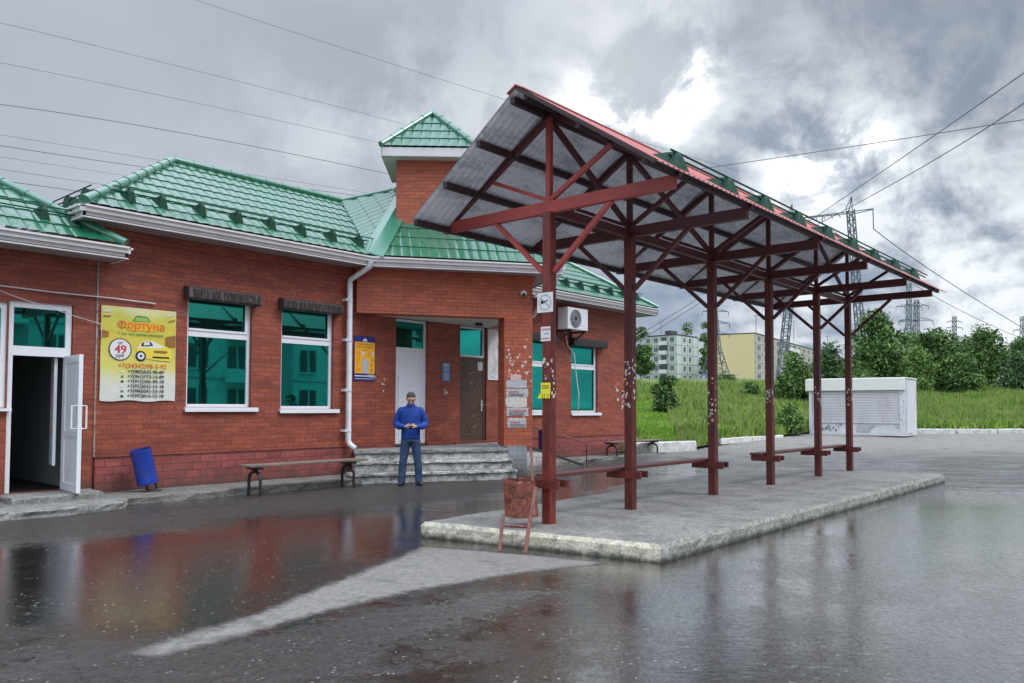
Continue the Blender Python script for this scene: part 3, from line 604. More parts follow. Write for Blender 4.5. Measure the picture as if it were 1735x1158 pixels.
# steps and porch platform (own thing parts of the building)
E1, E2 = Vector((9.72, 12.36, 0)), Vector((12.42, 10.86, 0)); SU = (E2-E1).normalized(); SN = Vector((SU.y, -SU.x, 0))
if SN.dot(FH) > 0: SN = -SN
def rough_prism(poly, z0, z1, mats, name, parent, jit=.012, top=1, seg=.18, bev=.012):
    # polygon prism with worn, slightly jittered edges
    pts = []; n = len(poly)
    for i in range(n):
        a, b = Vector(poly[i]).to_2d(), Vector(poly[(i+1) % n]).to_2d(); k = max(1, int((b-a).length/seg))
        for j in range(k): pts.append(a+(b-a)*(j/k))
    ar = sum(pts[i].x*pts[(i+1) % len(pts)].y-pts[(i+1) % len(pts)].x*pts[i].y for i in range(len(pts)))
    if ar < 0: pts = pts[::-1]
    N = len(pts); cen = sum(pts, Vector((0, 0)))/N; rings = []
    def nrm(i):
        e = pts[(i+1) % N]-pts[i-1]; return Vector((e.y, -e.x)).normalized()
    for zz, inn in ((z0, 0), (z0+(z1-z0)*.45, 0), (z1-bev*2, .002), (z1, bev*1.6)):
        rings.append([(*(pts[i]-nrm(i)*(inn+rng.normal(0, jit) if zz > z0 else 0)), zz+(rng.normal(0, jit*.35) if zz > z0 else 0)) for i in range(N)])
    mb = MB()
    for r_ in rings: mb.v += r_
    for k in range(3):
        for i in range(N): mb.f.append((k*N+i, k*N+(i+1) % N, (k+1)*N+(i+1) % N, (k+1)*N+i)); mb.m.append(0)
    mb.f.append(tuple(3*N+i for i in range(N))); mb.m.append(top)
    return mb.build(name, mats, parent)
def sp_(s_, o_): q = E1+SU*s_+SN*o_; return (q.x, q.y)
LS = (E2-E1).length
for k, (zt, off) in enumerate(((.20, .52), (.40, .27))):
    s0_ = -.25 if k == 0 else -.12
    rough_prism([sp_(s0_+.02, off-.02), sp_(LS, off-.02), sp_(LS, off-.42), sp_(s0_+.02, off-.42)], (0, .201)[k], zt-.055, [M['step_white'], M['step_white']], 'step_riser', st, .004, seg=.1)
    rough_prism([sp_(s0_, off+.015), sp_(LS+.01, off+.015), sp_(LS+.01, off-.42), sp_(s0_, off-.42)], zt-.054, zt, [M['step_white'], M['step']], 'step', st, .006, seg=.07, bev=.008)
rough_prism([sp_(-.05, 0), sp_(LS, 0), sp_(LS+.1, -2.0), (14.9, WY-.05), (10.0, WY-.05)], .02, .535, [M['step_white'], M['step']], 'porch_platform', st, .004, seg=.1)
rough_prism([sp_(-.08, .03), sp_(LS, .03), sp_(LS+.1, -2.0), (14.9, WY-.06), (9.98, WY-.06)], .536, .60, [M['step'], M['step']], 'platform_edge', st, .006, seg=.07, bev=.008)
mb = MB(); mb.fbox(sp_(LS+.0, 0)+(0,), SU*.42, -SN*.5, (0, 0, .635)); mb.build('porch_plinth', M['grey_tile'], st)
mb = MB(); mb.fbox(sp_(LS+.425, -.02)+(0,), SU*.35, -SN*1.5, (0, 0, .50)); mb.build('porch_side_plinth', M['white_tile'], st)

# roof tiles -----------------------------------------------------
def tile_plane(mb, o, e, u, poly, per=.2, row=.35, amp=.026, lift=.016, mi=0):
    # o origin on the eave, e along eave, u up the slope (3D unit); poly in (s,t) convex, CCW
    o, e, u = Vector(o), Vector(e).normalized(), Vector(u).normalized(); n = e.cross(u).normalized()
    s0, s1 = min(p[0] for p in poly), max(p[0] for p in poly); t1 = max(p[1] for p in poly)
    ns = int((s1-s0)/per*8)+2; fr = [0, .03, .25, .55, .8, .999]; ts = []
    for k in range(int(t1/row)+2): ts += [(k, f) for f in fr]
    bm = bmesh.new(); g = []
    for (k, f) in ts:
        rowv = []
        for i in range(ns):
            s_ = s0+i*per/8; c = abs(math.sin(math.pi*s_/per))**.55
            t_ = (k+f)*row-.035*c+.035
            if k == 0 and f == 0: t_ = max(t_, .0)
            hh = amp*c+lift*(1-f)
            rowv.append(bm.verts.new((s_, t_, hh)))
        g.append(rowv)
    for a in range(len(g)-1):
        for i in range(ns-1): bm.faces.new((g[a][i], g[a][i+1], g[a+1][i+1], g[a+1][i]))
    m_ = len(poly)
    for i in range(m_):
        a, b = Vector((*poly[i], 0)), Vector((*poly[(i+1) % m_], 0)); ed = b-a; nn = Vector((ed.y, -ed.x, 0)).normalized()
        if i == 0 and abs(a.y) < 1e-6 and abs(b.y) < 1e-6: continue
        bmesh.ops.bisect_plane(bm, geom=bm.verts[:]+bm.edges[:]+bm.faces[:], plane_co=a, plane_no=nn, clear_outer=True)
    bm.verts.index_update()
    mb.add([o+e*v.co.x+u*v.co.y+n*v.co.z for v in bm.verts], [tuple(v.index for v in f.verts) for f in bm.faces], mi); bm.free()
def slope_from(P, mb, **k):      # P: 3D polygon whose first edge is the eave
    P = [Vector(p) for p in P]; o = P[0]; e = (P[1]-P[0]).normalized(); nrm = (P[1]-P[0]).cross(P[2]-P[0]).normalized(); u = nrm.cross(e).normalized()
    tile_plane(mb, o, e, u, [((p-o).dot(e), (p-o).dot(u)) for p in P], **k)
EZ = 4.43; RZ = 6.16; RY = 14.9; EYy = 12.35
cL, cR, aL, aR = (4.62, EYy, EZ), (21.0, EYy, EZ), (7.17, RY, RZ), (18.45, RY, RZ)
bL, bR = (4.62, 17.45, EZ), (21.0, 17.45, EZ)
P1 = (9.97, EYy, EZ); q2 = dp(3.70+.5, -.52); P2 = (q2.x, q2.y, EZ); P3 = (q2.x+(EYy-q2.y)*math.tan(PH), EYy, EZ)
T = (11.85, 13.35, 6.36); RG = (11.15, RY, RZ); RG2 = (13.2, RY, RZ)
rm = MB()
slope_from([cL, P1, RG, aL], rm)
slope_from([P3, cR, aR, RG2], rm)
slope_from([bL, cL, aL], rm)
slope_from([cR, bR, aR], rm)
rm.add([bL, bR, aR, aL], [(0, 3, 2, 1)])
slope_from([P1, P2, T], rm)
slope_from([P2, P3, RG2, T], rm)
rm.add([P1, T, RG], [(0, 1, 2)]); 
roof = rm.build('roof', M['green'], st, smooth=True, auto=50)
lt = MB(); tile_plane(lt, Vector(RG)+Vector((0, 0, .02)), (Vector(P1)-Vector(RG)), (Vector(P1)-Vector(RG)).cross(Vector(T)-Vector(RG)).normalized().cross((Vector(P1)-Vector(RG)).normalized()),
   [((Vector(p)-Vector(RG)).dot((Vector(P1)-Vector(RG)).normalized()), (Vector(p)-Vector(RG)).dot((Vector(P1)-Vector(RG)).cross(Vector(T)-Vector(RG)).normalized().cross((Vector(P1)-Vector(RG)).normalized()))) for p in (RG, P1, T)])
lt.build('roof_valley_slope', M['green'], st, smooth=True, auto=50)
def cap(pts, r=.085, parent=None, name='ridge_cap', seg=.38):
    mb = MB(); pts = [Vector(p)+Vector((0, 0, .045)) for p in pts]
    for a, b in zip(pts[:-1], pts[1:]):
        L = (b-a).length; k = max(1, int(L/seg)); d_ = (b-a)/k
        for i in range(k): mb.tube([a+d_*i, a+d_*(i+1)*1.0], [r*1.0, r*.88], 10)
    return mb.build(name, M['green_cap'], parent or st, smooth=True, auto=50)
cap([cL, aL]); cap([aL, RG]); cap([aR, cR]); cap([RG2, aR]); cap([P2, T]); cap([T, RG], .06)
wide = MB(); p1, tt = Vector(P1), Vector(T); side = (tt-p1).cross(Vector((0, 0, 1))).normalized()
wide.fbox(p1+side*-.02+Vector((0, 0, .05)), tt-p1, side*.28+Vector((0, 0, -.10)), (0, 0, .03)); wide.fbox(p1-side*.02+Vector((0, 0, .05)), tt-p1, -side*.18+Vector((0, 0, -.02)), (0, 0, .03)); wide.build('hip_flashing', M['green_cap'], st)
# eaves: fascia, gutter lip and soffit
def eave(parent, pts, inner, z=EZ, names=('fascia', 'soffit')):
    fa = MB()
    for a, b in zip(pts[:-1], pts[1:]):
        a, b = Vector((*a[:2], 0)), Vector((*b[:2], 0)); u = (b-a).normalized(); n = Vector((u.y, -u.x, 0))
        ext = .0
        fa.fbox(a+Vector((0, 0, z-.19)), b-a, -n*.03, (0, 0, .15))
        fa.fbox(a+n*.05+Vector((0, 0, z-.11)), b-a, -n*.05, (0, 0, .085))
        fa.fbox(a+n*.085+Vector((0, 0, z-.045)), b-a, -n*.085, (0, 0, .03))
        fa.fbox(a+n*.02+Vector((0, 0, z-.20)), b-a, -n*.05, (0, 0, .02))
    fa.build(names[0], M['fascia'], parent)
    so = MB(); so.prism([tuple(p[:2]) for p in pts]+[tuple(p) for p in inner], z-.182, z-.165); so.build(names[1], M['soffit'], parent)
eave(st, [bL, cL, P1], [(9.97, WY+.1), (5.2, WY+.1), (5.2, 17.2)])
eave(st, [P1, P2, P3], [tuple(dp(4.2-.95, .15).xy), tuple(dp(0, .2).xy)])
eave(st, [P3, cR, bR], [(20.45, 17.2), (20.45, WY+.1), (13.8, WY+.1)])
# turret
tc = Vector((11.96, 12.71, 0)); tc = at(733, 193, 17.6); tc.z = 0
h_ = .71; q = [tc+TU*a*h_+TB*b*h_ for a, b in ((-1, -1), (1, -1), (1, 1), (-1, 1))]
mb = MB(); mb.prism([tuple(p.xy) for p in q], 4.5, 6.66); mb.build('turret_wall', M['brick_tower'], st)
h2 = 1.0; ez = 6.86; q2_ = [tc+TU*a*h2+TB*b*h2+Vector((0, 0, ez)) for a, b in ((-1, -1), (1, -1), (1, 1), (-1, 1))]; apx = tc+Vector((0, 0, 7.93))
mb = MB()
for i in range(4): slope_from([q2_[i], q2_[(i+1) % 4], apx], mb, per=.2, row=.33)
tr = mb.build('turret_roof', M['green'], st, smooth=True, auto=50)
for p in q2_: cap([p, apx], .075, tr, 'ridge_cap', .3)
mb = MB()
for i in range(4):
    a, b = q2_[i], q2_[(i+1) % 4]; u = (b-a).normalized(); n = Vector((u.y, -u.x, 0)); mb.fbox(a+Vector((0, 0, -.17)), b-a, -n*.03, (0, 0, .165))
mb.prism([tuple(p.xy) for p in q2_], ez-.19, ez-.172); mb.build('turret_fascia', M['fascia'], st)
# flat pale-green valley trough beside the turret
# snow guards
def snow_guard(parent, pts, a, b, up, mat_=None, hgt=.175, wd=.14):
    # pts: bracket foot points on the roof; rails from a to b; up: roof normal
    for p in pts:
        p = Vector(p); e = (Vector(b)-Vector(a)).normalized(); n = Vector(up).normalized(); dn = e.cross(n).normalized()
        if dn.z > 0: dn = -dn
        mb = MB(); base = [p-e*wd*.55-dn*.18, p+e*wd*.55-dn*.18, p+e*wd*.5+dn*.16, p-e*wd*.5+dn*.16]
        tp = [p-e*wd*.2-dn*.0+n*hgt, p+e*wd*.2-dn*.0+n*hgt, p+e*wd*.24+dn*.05+n*hgt*.8, p-e*wd*.24+dn*.05+n*hgt*.8]
        mb.add(base+tp, [(0, 1, 5, 4), (1, 2, 6, 5), (2, 3, 7, 6), (3, 0, 4, 7), (4, 5, 6, 7), (3, 2, 1, 0)]); mb.build('snow_guard_bracket', M['green_dark'], parent)
    for k in (.55, .95):
        n = Vector(up).normalized()*hgt*k; mb = MB(); mb.tube([Vector(a)+n, Vector(b)+n], .011, 6); mb.build('snow_guard_rail', M['green_dark'], parent)
sl = (RZ-EZ)/(RY-EYy); RN = Vector((0, -sl, 1)).normalized()
rz = lambda yy: EZ+.03+sl*(yy-EYy)
snow_guard(roof, [(x, 12.75, rz(12.75)) for x in (5.43, 5.94, 6.61, 7.29, 7.95, 8.6, 9.3, 9.95)], (5.15, 12.75, rz(12.75)), (10.3, 12.75, rz(12.75)), RN)
snow_guard(roof, [(x, 12.75, rz(12.75)) for x in (14.8, 15.5, 16.2, 16.85, 17.5, 18.25, 18.95, 19.65, 20.3)], (14.6, 12.75, rz(12.75)), (20.6, 12.75, rz(12.75)), RN)
LN = Vector((-sl, 0, 1)).normalized()
snow_guard(roof, [(5.02, y_, rz(12.75)) for y_ in (13.2, 13.9, 14.6, 15.3, 16.0, 16.7)], (5.02, 12.9, rz(12.75)), (5.02, 17, rz(12.75)), LN)

# downpipe
dpm = MB(); dx = 9.80
dpm.tube([(9.93, 12.30, 4.33), (9.93, 12.32, 4.22), (dx, WY-.13, 3.98), (dx, WY-.12, 3.90), (dx, WY-.12, .78), (dx+.02, WY-.15, .70), (dx+.07, WY-.26, .62)], .056, 12)
for z in (3.55, 2.75, 1.75, .95): dpm.tube([(dx, WY-.12, z), (dx, WY-.12, z+.03)], .064, 12); dpm.box(dx-.10, dx-.02, WY-.14, WY, z, z+.05)
dpm.build('downpipe', M['pipe'], st, smooth=True, auto=45)
dpm = MB(); e_ = dp(4.1, -.45); dpm.tube([(e_.x, e_.y, 4.28), (e_.x+.02, e_.y+.05, 4.12), tuple(dp(SE+.35, .5, 3.75)), tuple(dp(SE+.3, .9, 3.5))], .05, 12); dpm.build('downpipe', M['pipe'], st, smooth=True, auto=45)

# annex at left (own eave, lower) ----------------------------------
an = thing('station_annex', (2, 14, 0), 'lower red brick annex with open white door, joined to the left of the station', 'building')
mb = MB(); wall_panel(mb, (-4, WY+.012, 0), (1, 0, 0), 9.045, .05, 3.74, [(7.86, 8.72, .18, 2.97), (6.3, 7.84, 1.42, 2.93)], .3, (0, -1, 0)); mb.build('wall', M['brick'], an)
mb = MB(); mb.box(-4, -3.7, 13.3, 17, 0, 3.7); mb.box(-3.69, 5.0, 16.9, 17, 0, 3.7); mb.build('back_wall', M['brick'], an)
mb = MB(); mb.box(5.046, 5.068, WY-.004, WY+.01, .66, 3.72); mb.build('joint_strip', mat('rough_mortar', (.42, .36, .32), .9, var=.3, vs=20, dirt=(.16, .05, .035), dirt_amt=1, ds=9, bump=1), an)
ae, ay = 3.88, 12.3; asl = .69; ary = 14.9; arz = ae+asl*(ary-ay)
mb = MB(); slope_from([(-4.5, ay, ae), (5.22, ay, ae), (5.22-(ary-ay), ary, arz), (-4.5, ary, arz)], mb); mb.add([(-4.5, ary, arz), (2.62, ary, arz), (5.22, 17.5, ae), (-4.5, 17.5, ae)], [(3, 2, 1, 0)])
ar_ = mb.build('roof', M['green'], an, smooth=True, auto=50)
mb = MB(); mb.add([(5.22, ay, ae), (5.06, ay+.16, ae), (5.06, ay+.16, ae+.2)], [(0, 1, 2)])
cap([(5.22, ay, ae), (2.62, ary, arz)], .075, an)
eave(an, [(-4.5, ay), (5.24, ay), (5.24, WY-.06)], [(-4.5, WY+.1)], ae)
snow_guard(ar_, [(x, 12.75, ae+.03+asl*.45) for x in (1.5, 2.2, 2.9, 3.55, 4.2)], (.5, 12.75, ae+.03+asl*.45), (4.75, 12.75, ae+.03+asl*.45), Vector((0, -asl, 1)))
# annex door frame, transom, leaf
fr = MB(); y = WY+.05
fr.box(3.86, 3.93, y, y+.08, .19, 2.97); fr.box(4.63, 4.71, y, y+.08, .19, 2.97); fr.box(3.93, 4.63, y, y+.08, 2.18, 2.32); fr.box(3.93, 4.63, y, y+.08, 2.88, 2.97)
df = fr.build('door_frame', M['white'], an)
p = MB(); p.box(3.92, 4.64, y+.03, y+.045, 2.31, 2.89); p.build('pane', M['glass'], df)
hx, hy = 4.66, WY+.02; ex, ey = 4.585, 12.14
lu = (Vector((ex, ey, 0))-Vector((hx, hy, 0))); lw = lu.length; lu.normalize(); ln_ = Vector((lu.y, -lu.x, 0))
lf = MB(); th = .055
def lbox(s0, s1, z0, z1, dep=th, off=0): lf.fbox(Vector((hx, hy, z0))+lu*s0-ln_*(off), lu*(s1-s0), ln_*(dep), (0, 0, z1-z0))
for a in ((0, .09, .2, 2.19), (lw-.09, lw, .2, 2.19), (.09, lw-.09, .2, .32), (.09, lw-.09, 2.08, 2.19), (.09, lw-.09, 1.0, 1.08)): lbox(*a)
lbox(.085, lw-.085, .31, 1.01, .03, -.012); lbox(.085, lw-.085, 1.07, 2.09, .03, -.012)
leaf = lf.build('door_leaf', M['white'], an)
for sgn, nm in ((-1, 0), (1, 1)):
    hb = MB(); o_ = Vector((hx, hy, 0))+lu*(lw-.045)+ln_*(th if sgn > 0 else 0); n_ = ln_*(.07*sgn); s_in = -lu*.0
    hb.tube([o_+Vector((0, 0, 1.12)), o_+n_+Vector((0, 0, 1.12)), o_+n_+Vector((0, 0, 1.45)), o_+Vector((0, 0, 1.45))], .013, 8); hb.build('door_handle', M['white'], leaf)
# hall behind the open door
mb = MB(); mb.box(3.2, 3.6, 13.25, 16.8, .1, 3.2); mb.box(3.61, 5.0, 16.0, 16.8, .1, 3.2); mb.box(3.61, 5.03, 13.25, 15.99, 3.0, 3.2); mb.build('hall_wall', M['interior'], an)
mb = MB(); mb.box(4.85, 4.98, 13.25, 15.99, .18, 2.99); mb.build('hall_side_wall', M['interior'], an)
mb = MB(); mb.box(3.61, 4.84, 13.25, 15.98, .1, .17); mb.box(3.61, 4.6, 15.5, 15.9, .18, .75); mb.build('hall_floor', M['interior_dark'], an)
il = MB(); il.fbox((4.52, 13.05, .55), (.10, .42, 0), (.04, -.01, 0), (0, 0, 1.62)); il.build('inner_door_leaf', M['white'], an)
# annex left window
fr = MB(); 
for a in ((2.3, 2.36, y, y+.07, 1.42, 2.93), (3.77, 3.84, y, y+.07, 1.42, 2.93), (2.36, 3.77, y, y+.07, 1.42, 1.49), (2.36, 3.77, y, y+.07, 2.85, 2.93), (3.05, 3.12, y, y+.07, 1.49, 2.85)): fr.box(*a)
wf = fr.build('window', M['white'], an); p = MB(); p.box(2.35, 3.78, y+.03, y+.045, 1.48, 2.86); p.build('pane', M['glass'], wf)
s_ = MB(); s_.box(2.25, 3.90, WY-.07, WY+.05, 1.37, 1.41); s_.build('sill', M['white'], wf)

# pavement along the wall, annex stoop
o = rough_prism([(-5, 11.9), (3.4, 11.95), (5.0, 11.98), (6.0, 11.86), (7.6, 11.80), (9.5, 11.93), (9.9, 12.3), (9.9, WY-.03), (-5, WY-.03)], -.05, .11, [M['pave'], M['pave']], 'pavement', None, .012); o['kind'] = 'structure'
o = rough_prism([(13.3, 11.6), (16.5, 12.1), (21.1, 12.1), (21.1, WY-.04), (13.5, WY-.04)], -.05, .11, [M['pave'], M['pave']], 'pavement', None, .012); o['kind'] = 'structure'
so = thing('stoop', (4.3, 12.3, 0), 'cracked concrete doorstep of two worn slabs below the open white door', 'doorstep')
rough_prism([(3.72, 12.15), (4.95, 12.25), (5.0, WY-.05), (3.75, WY-.05)], .0, .19, [M['step'], M['step']], 'upper_slab', so, .007, seg=.12)
rough_prism([(3.35, 11.45), (4.2, 11.40), (4.95, 11.58), (5.15, 11.9), (5.05, 12.2), (3.3, 12.2)], -.03, .10, [M['step'], M['step']], 'lower_slab', so, .010, seg=.12)

# ------------------------------------------------------------------ text helper
from mathutils.geometry import tessellate_polygon
def text_into(mb, s, size, o, u, v, mi=0, align='LEFT', bold=0.0, sx=1.0, n=None, lift=.002):
    cu = bpy.data.curves.new('t', 'FONT'); cu.body = s; cu.size = size; cu.align_x = align; cu.resolution_u = 3; cu.fill_mode = 'NONE'
    ob = bpy.data.objects.new('t', cu); COL.objects.link(ob); dg = bpy.context.evaluated_depsgraph_get(); dg.update()
    me = bpy.data.meshes.new_from_object(ob.evaluated_get(dg)); o, u, v = Vector(o), Vector(u), Vector(v); nrm = u.cross(v)
    # the font's glyphs are overlapping outlines: fill every outer outline (with its own holes) by itself, each a hair apart
    nb = {}
    for e in me.edges: a_, b_ = e.vertices; nb.setdefault(a_, []).append(b_); nb.setdefault(b_, []).append(a_)
    seen, loops = set(), []
    for i in range(len(me.vertices)):
        if i in seen or i not in nb: continue
        lp, cur, prev = [i], i, None; seen.add(i)
        nx = [q for q in nb[i] if q == i+1] or nb[i]; cur = nx[0]; prev = i
        while cur not in seen:
            seen.add(cur); lp.append(cur); q = [k for k in nb[cur] if k != prev]
            if not q: break
            prev, cur = cur, q[0]
        if len(lp) > 2: loops.append([me.vertices[k].co.to_2d() for k in lp])
    def area(l): return .5*sum(l[i-1].x*l[i].y-l[i].x*l[i-1].y for i in range(len(l)))
    def inside(p, l):
        c = False
        for i in range(len(l)):
            a_, b_ = l[i-1], l[i]
            if (a_.y > p.y) != (b_.y > p.y) and p.x < (b_.x-a_.x)*(p.y-a_.y)/(b_.y-a_.y)+a_.x: c = not c
        return c
    if loops:
        sg_ = math.copysign(1, area(max(loops, key=lambda l: abs(area(l)))))
        outer = [l for l in loops if area(l)*sg_ > 0]; holes = [l for l in loops if area(l)*sg_ <= 0]
        for k, l in enumerate(outer):
            hs_ = [h_ for h_ in holes if inside(h_[0], l) and abs(area(h_)) < abs(area(l))]
            pts = [p for q in [l]+hs_ for p in q]; tr_ = tessellate_polygon([[Vector((p.x, p.y, 0)) for p in q] for q in [l]+hs_])
            for m_, dx_ in enumerate((0,) if bold == 0 else (0, max(bold, size*.02))):
                mb.add([o+u*(p.x*sx+dx_)+v*p.y+nrm*(lift+.0003*(k % 3)+.0011*m_) for p in pts], [tuple(t3) for t3 in tr_], mi)
    bpy.data.objects.remove(ob); bpy.data.curves.remove(cu); bpy.data.meshes.remove(me)
def disc(mb, o, u, v, r, mi=0, n=28, lift=.001, star=0):
    o, u, v = Vector(o), Vector(u), Vector(v); nn = u.cross(v)*lift; pts = []
    for k in range(n):
        rr = r*(1-(star if k % 2 else 0)); a = 2*math.pi*k/n; pts.append(o+nn+u*rr*math.cos(a)+v*rr*math.sin(a))
    mb.add(pts, [tuple(range(n))], mi)
def polyf(mb, o, u, v, pts, mi=0, lift=.001):
    o, u, v = Vector(o), Vector(u), Vector(v); nn = u.cross(v)*lift; mb.add([o+nn+u*a+v*b for a, b in pts], [tuple(range(len(pts)))], mi)

# taxi banner ------------------------------------------------------
def banner_mat():
    m_ = bpy.data.materials.new('printed_vinyl'); m_.use_nodes = True; t = NT(m_.node_tree)
    o = t.n('ShaderNodeOutputMaterial'); b = t.n('ShaderNodeBsdfPrincipled', i_Roughness=.42); t.l(b.outputs[0], o.inputs[0])
    pos = t.n('ShaderNodeNewGeometry').outputs['Position']; sp = t.n('ShaderNodeSeparateXYZ'); t.l(pos, sp.inputs[0])
    v = t.m('DIVIDE', t.m('SUBTRACT', sp.outputs[2], 1.53), 1.5)
    c = t.ramp(t.m('ADD', v, t.m('MULTIPLY', t.m('SUBTRACT', t.noise(pos, 2.2, 3), .5), .35)), [(0, (.66, .68, .62)), (.16, (.66, .68, .60)), (.36, (.66, .62, .16)), (.65, (.64, .52, .08)), (.85, (.58, .54, .08)), (1, (.70, .68, .35))])
    t.l(c, b.inputs['Base Color'])
    bp = t.n('ShaderNodeBump', i_Strength=.35, i_Distance=.03); t.l(t.noise(pos, 3.2, 3, .5, 1.2), bp.inputs['Height']); t.l(bp.outputs[0], b.inputs['Normal']); return m_
bn = thing('advertising_banner', (5.71, WY-.02, 1.53), 'yellow taxi advertising banner with price badge and phone numbers, left of the windows', 'banner')
ux, uz = Vector((1, 0, 0)), Vector((0, 0, 1)); bx, bz = 5.11, 1.53; BW, BH = 1.195, 1.49; by = WY-.018
mb = MB(); ng = 14
vs = []
for j in range(ng+1):
    for i in range(ng+1):
        s_, t_ = i/ng, j/ng; sag = -.012*math.sin(s_*math.pi*4)*(1-t_)-.006*math.sin(s_*math.pi*6)*t_
        vs.append((bx+BW*s_, by-.006-.006*math.sin(s_*7+t_*4)*math.sin(t_*9), bz+BH*t_+sag*(1 if j == 0 else 0)))
mb.add(vs, [(j*(ng+1)+i, j*(ng+1)+i+1, (j+1)*(ng+1)+i+1, (j+1)*(ng+1)+i) for j in range(ng) for i in range(ng)])
mb.build('vinyl_sheet', banner_mat(), bn, smooth=True)
M['ban_yel'] = mat('car_yellow', (.78, .62, .06), .5, var=.06); M['ban_w'] = mat('car_highlight', (.74, .74, .66), .5, var=.05); M['ban_o'] = mat('glow_orange', (.80, .42, .03), .5, var=.08); M['ban_g'] = mat('pale_green', (.30, .48, .10), .5, var=.05)
pr = MB(); mats = [M['ink'], M['ink_red'], M['ink_orange'], M['ban_yel'], M['ban_w'], M['ban_o'], M['ban_g'], M['ink_green'], M['ink_brown'], M['paper_white']]
O = Vector((bx, by-.0125, bz)); 
def bo(a, b): return O+ux*(a*BW)+uz*(b*BH)
polyf(pr, bo(0, 0), ux, uz, [(.30*BW, .80*BH), (.36*BW, .845*BH), (.72*BW, .845*BH), (.80*BW, .80*BH), (.72*BW, .755*BH), (.34*BW, .755*BH)], 5)
polyf(pr, bo(0, 0), ux, uz, [(.40*BW, .855*BH), (.43*BW, .905*BH), (.46*BW, .92*BH), (.58*BW, .92*BH), (.61*BW, .905*BH), (.64*BW, .855*BH)], 7, .0012)
polyf(pr, bo(0, 0), ux, uz, [(.425*BW, .86*BH), (.45*BW, .90*BH), (.59*BW, .90*BH), (.615*BW, .86*BH)], 6, .002)
text_into(pr, 'Фортуна', .17, bo(.52, .775), ux, uz, 2, 'CENTER', .0025, 1.08, lift=.004)
text_into(pr, 'У нас всё время дешевле!', .062, bo(.52, .705), ux, uz, 7, 'CENTER', .001, .95, lift=.003)
disc(pr, bo(.245, .545), ux, uz, .185, 0, 56, .0015, .10); disc(pr, bo(.245, .545), ux, uz, .160, 9, 40, .003)
text_into(pr, 'от', .07, bo(.245, .598), ux, uz, 0, 'CENTER', .003, lift=.005); text_into(pr, '49', .185, bo(.245, .505), ux, uz, 1, 'CENTER', .01, lift=.005); text_into(pr, 'руб.', .075, bo(.245, .462), ux, uz, 0, 'CENTER', .003, lift=.005)
# corner rays
for k, (a, b) in enumerate(((.02, .93), (.02, .88), (.86, .93), (.88, .87))): polyf(pr, bo(a, b), ux, uz, [(0, 0), (.12, .012+.03*(k > 1)), (.12, .028+.03*(k > 1)), (0, .02)], 8 if k % 2 else 9)
polyf(pr, bo(.85, .60), ux, uz, [(0, 0), (.17, .0), (.17, .2), (.0, .16)], 8); polyf(pr, bo(.01, .66), ux, uz, [(0, 0), (.10, .02), (.10, .10), (.0, .12)], 8)
# car drawing
C0 = bo(.45, .42); cs = .60
def car(pts, mi, lift): polyf(pr, C0, ux, uz, [(a*cs, b*cs) for a, b in pts], mi, lift)
car([(.03, .14), (.02, .36), (.08, .48), (.22, .58), (.45, .60), (.62, .52), (.86, .44), (.98, .34), (1.0, .16), (.93, .05), (.60, .06), (.25, .10)], 3, .0015)
car([(.05, .36), (.10, .47), (.24, .565), (.44, .585), (.60, .50), (.80, .44), (.60, .38), (.30, .40)], 4, .0025)
car([(.12, .42), (.16, .52), (.30, .56), (.40, .55), (.46, .46), (.30, .43)], 0, .0035); car([(.20, .45), (.22, .53), (.34, .55), (.38, .48)], 9, .0045)
car([(.46, .29), (.50, .33), (.84, .33), (.86, .29), (.80, .26), (.52, .26)], 8, .0035); car([(.44, .12), (.46, .17), (.90, .17), (.92, .12)], 0, .0035)
disc(pr, C0+ux*.13*cs+uz*.16*cs, ux, uz, .085, 0, 24, .0035); disc(pr, C0+ux*.135*cs+uz*.165*cs, ux, uz, .055, 9, 20, .0045); disc(pr, C0+ux*.135*cs+uz*.165*cs, ux, uz, .022, 0, 12, .0055)
text_into(pr, '+7(34342)98-3-92', .105, bo(.545, .355), ux, uz, 2, 'CENTER', .003, 1.0, lift=.003)
for i, s in enumerate(('+7(982)635-90-89', '+7(961)773-13-89', '+7(912)206-99-18', '+7(922)032-53-18', '+7(900)042-53-18', '+7(992)016-53-18')):
    z = .30-.052*i; text_into(pr, s, .074, bo(.59, z), ux, uz, 0, 'CENTER', .004, 1.08, lift=.003)
    polyf(pr, bo(.26, z), ux, uz, [(0, 0), (.045, 0), (.045, .03), (0, .03)], (9, 7, 0, 4, 7, 0)[i], .002)
pr.build('printed_pattern', mats, bn)

# opening hours sign
hs = thing('opening_hours_sign', (10.27, WY-.02, 1.98), 'orange and navy opening hours sign on brick between downpipe and white door', 'sign')
mb = MB(); mb.box(10.0, 10.54, WY-.02, WY-.002, 1.98, 2.89); mb.build('sign_panel', M['sign_navy'], hs)
pr = MB(); O = Vector((10.0, WY-.021, 1.98)); mats = [M['sign_orange'], M['paper_white'], M['ink_brown'], M['ink_orange'], M['sign_navy'], M['paper_grey']]
polyf(pr, O, ux, uz, [(.015, .145), (.525, .145), (.525, .785), (.015, .785)], 0)
polyf(pr, O, ux, uz, [(.215, .795), (.235, .84), (.27, .865), (.31, .85), (.33, .80), (.30, .79), (.285, .82), (.26, .825), (.25, .795)], 1)
text_into(pr, 'РЕЖИМ РАБОТЫ', .052, O+ux*.27+uz*.725, ux, uz, 2, 'CENTER', .001, .95, lift=.003); text_into(pr, 'АВТОСТАНЦИИ', .052, O+ux*.27+uz*.665, ux, uz, 2, 'CENTER', .001, 1.0, lift=.003)
text_into(pr, 'перерыв', .04, O+ux*.27+uz*.61, ux, uz, 2, 'CENTER', lift=.003)
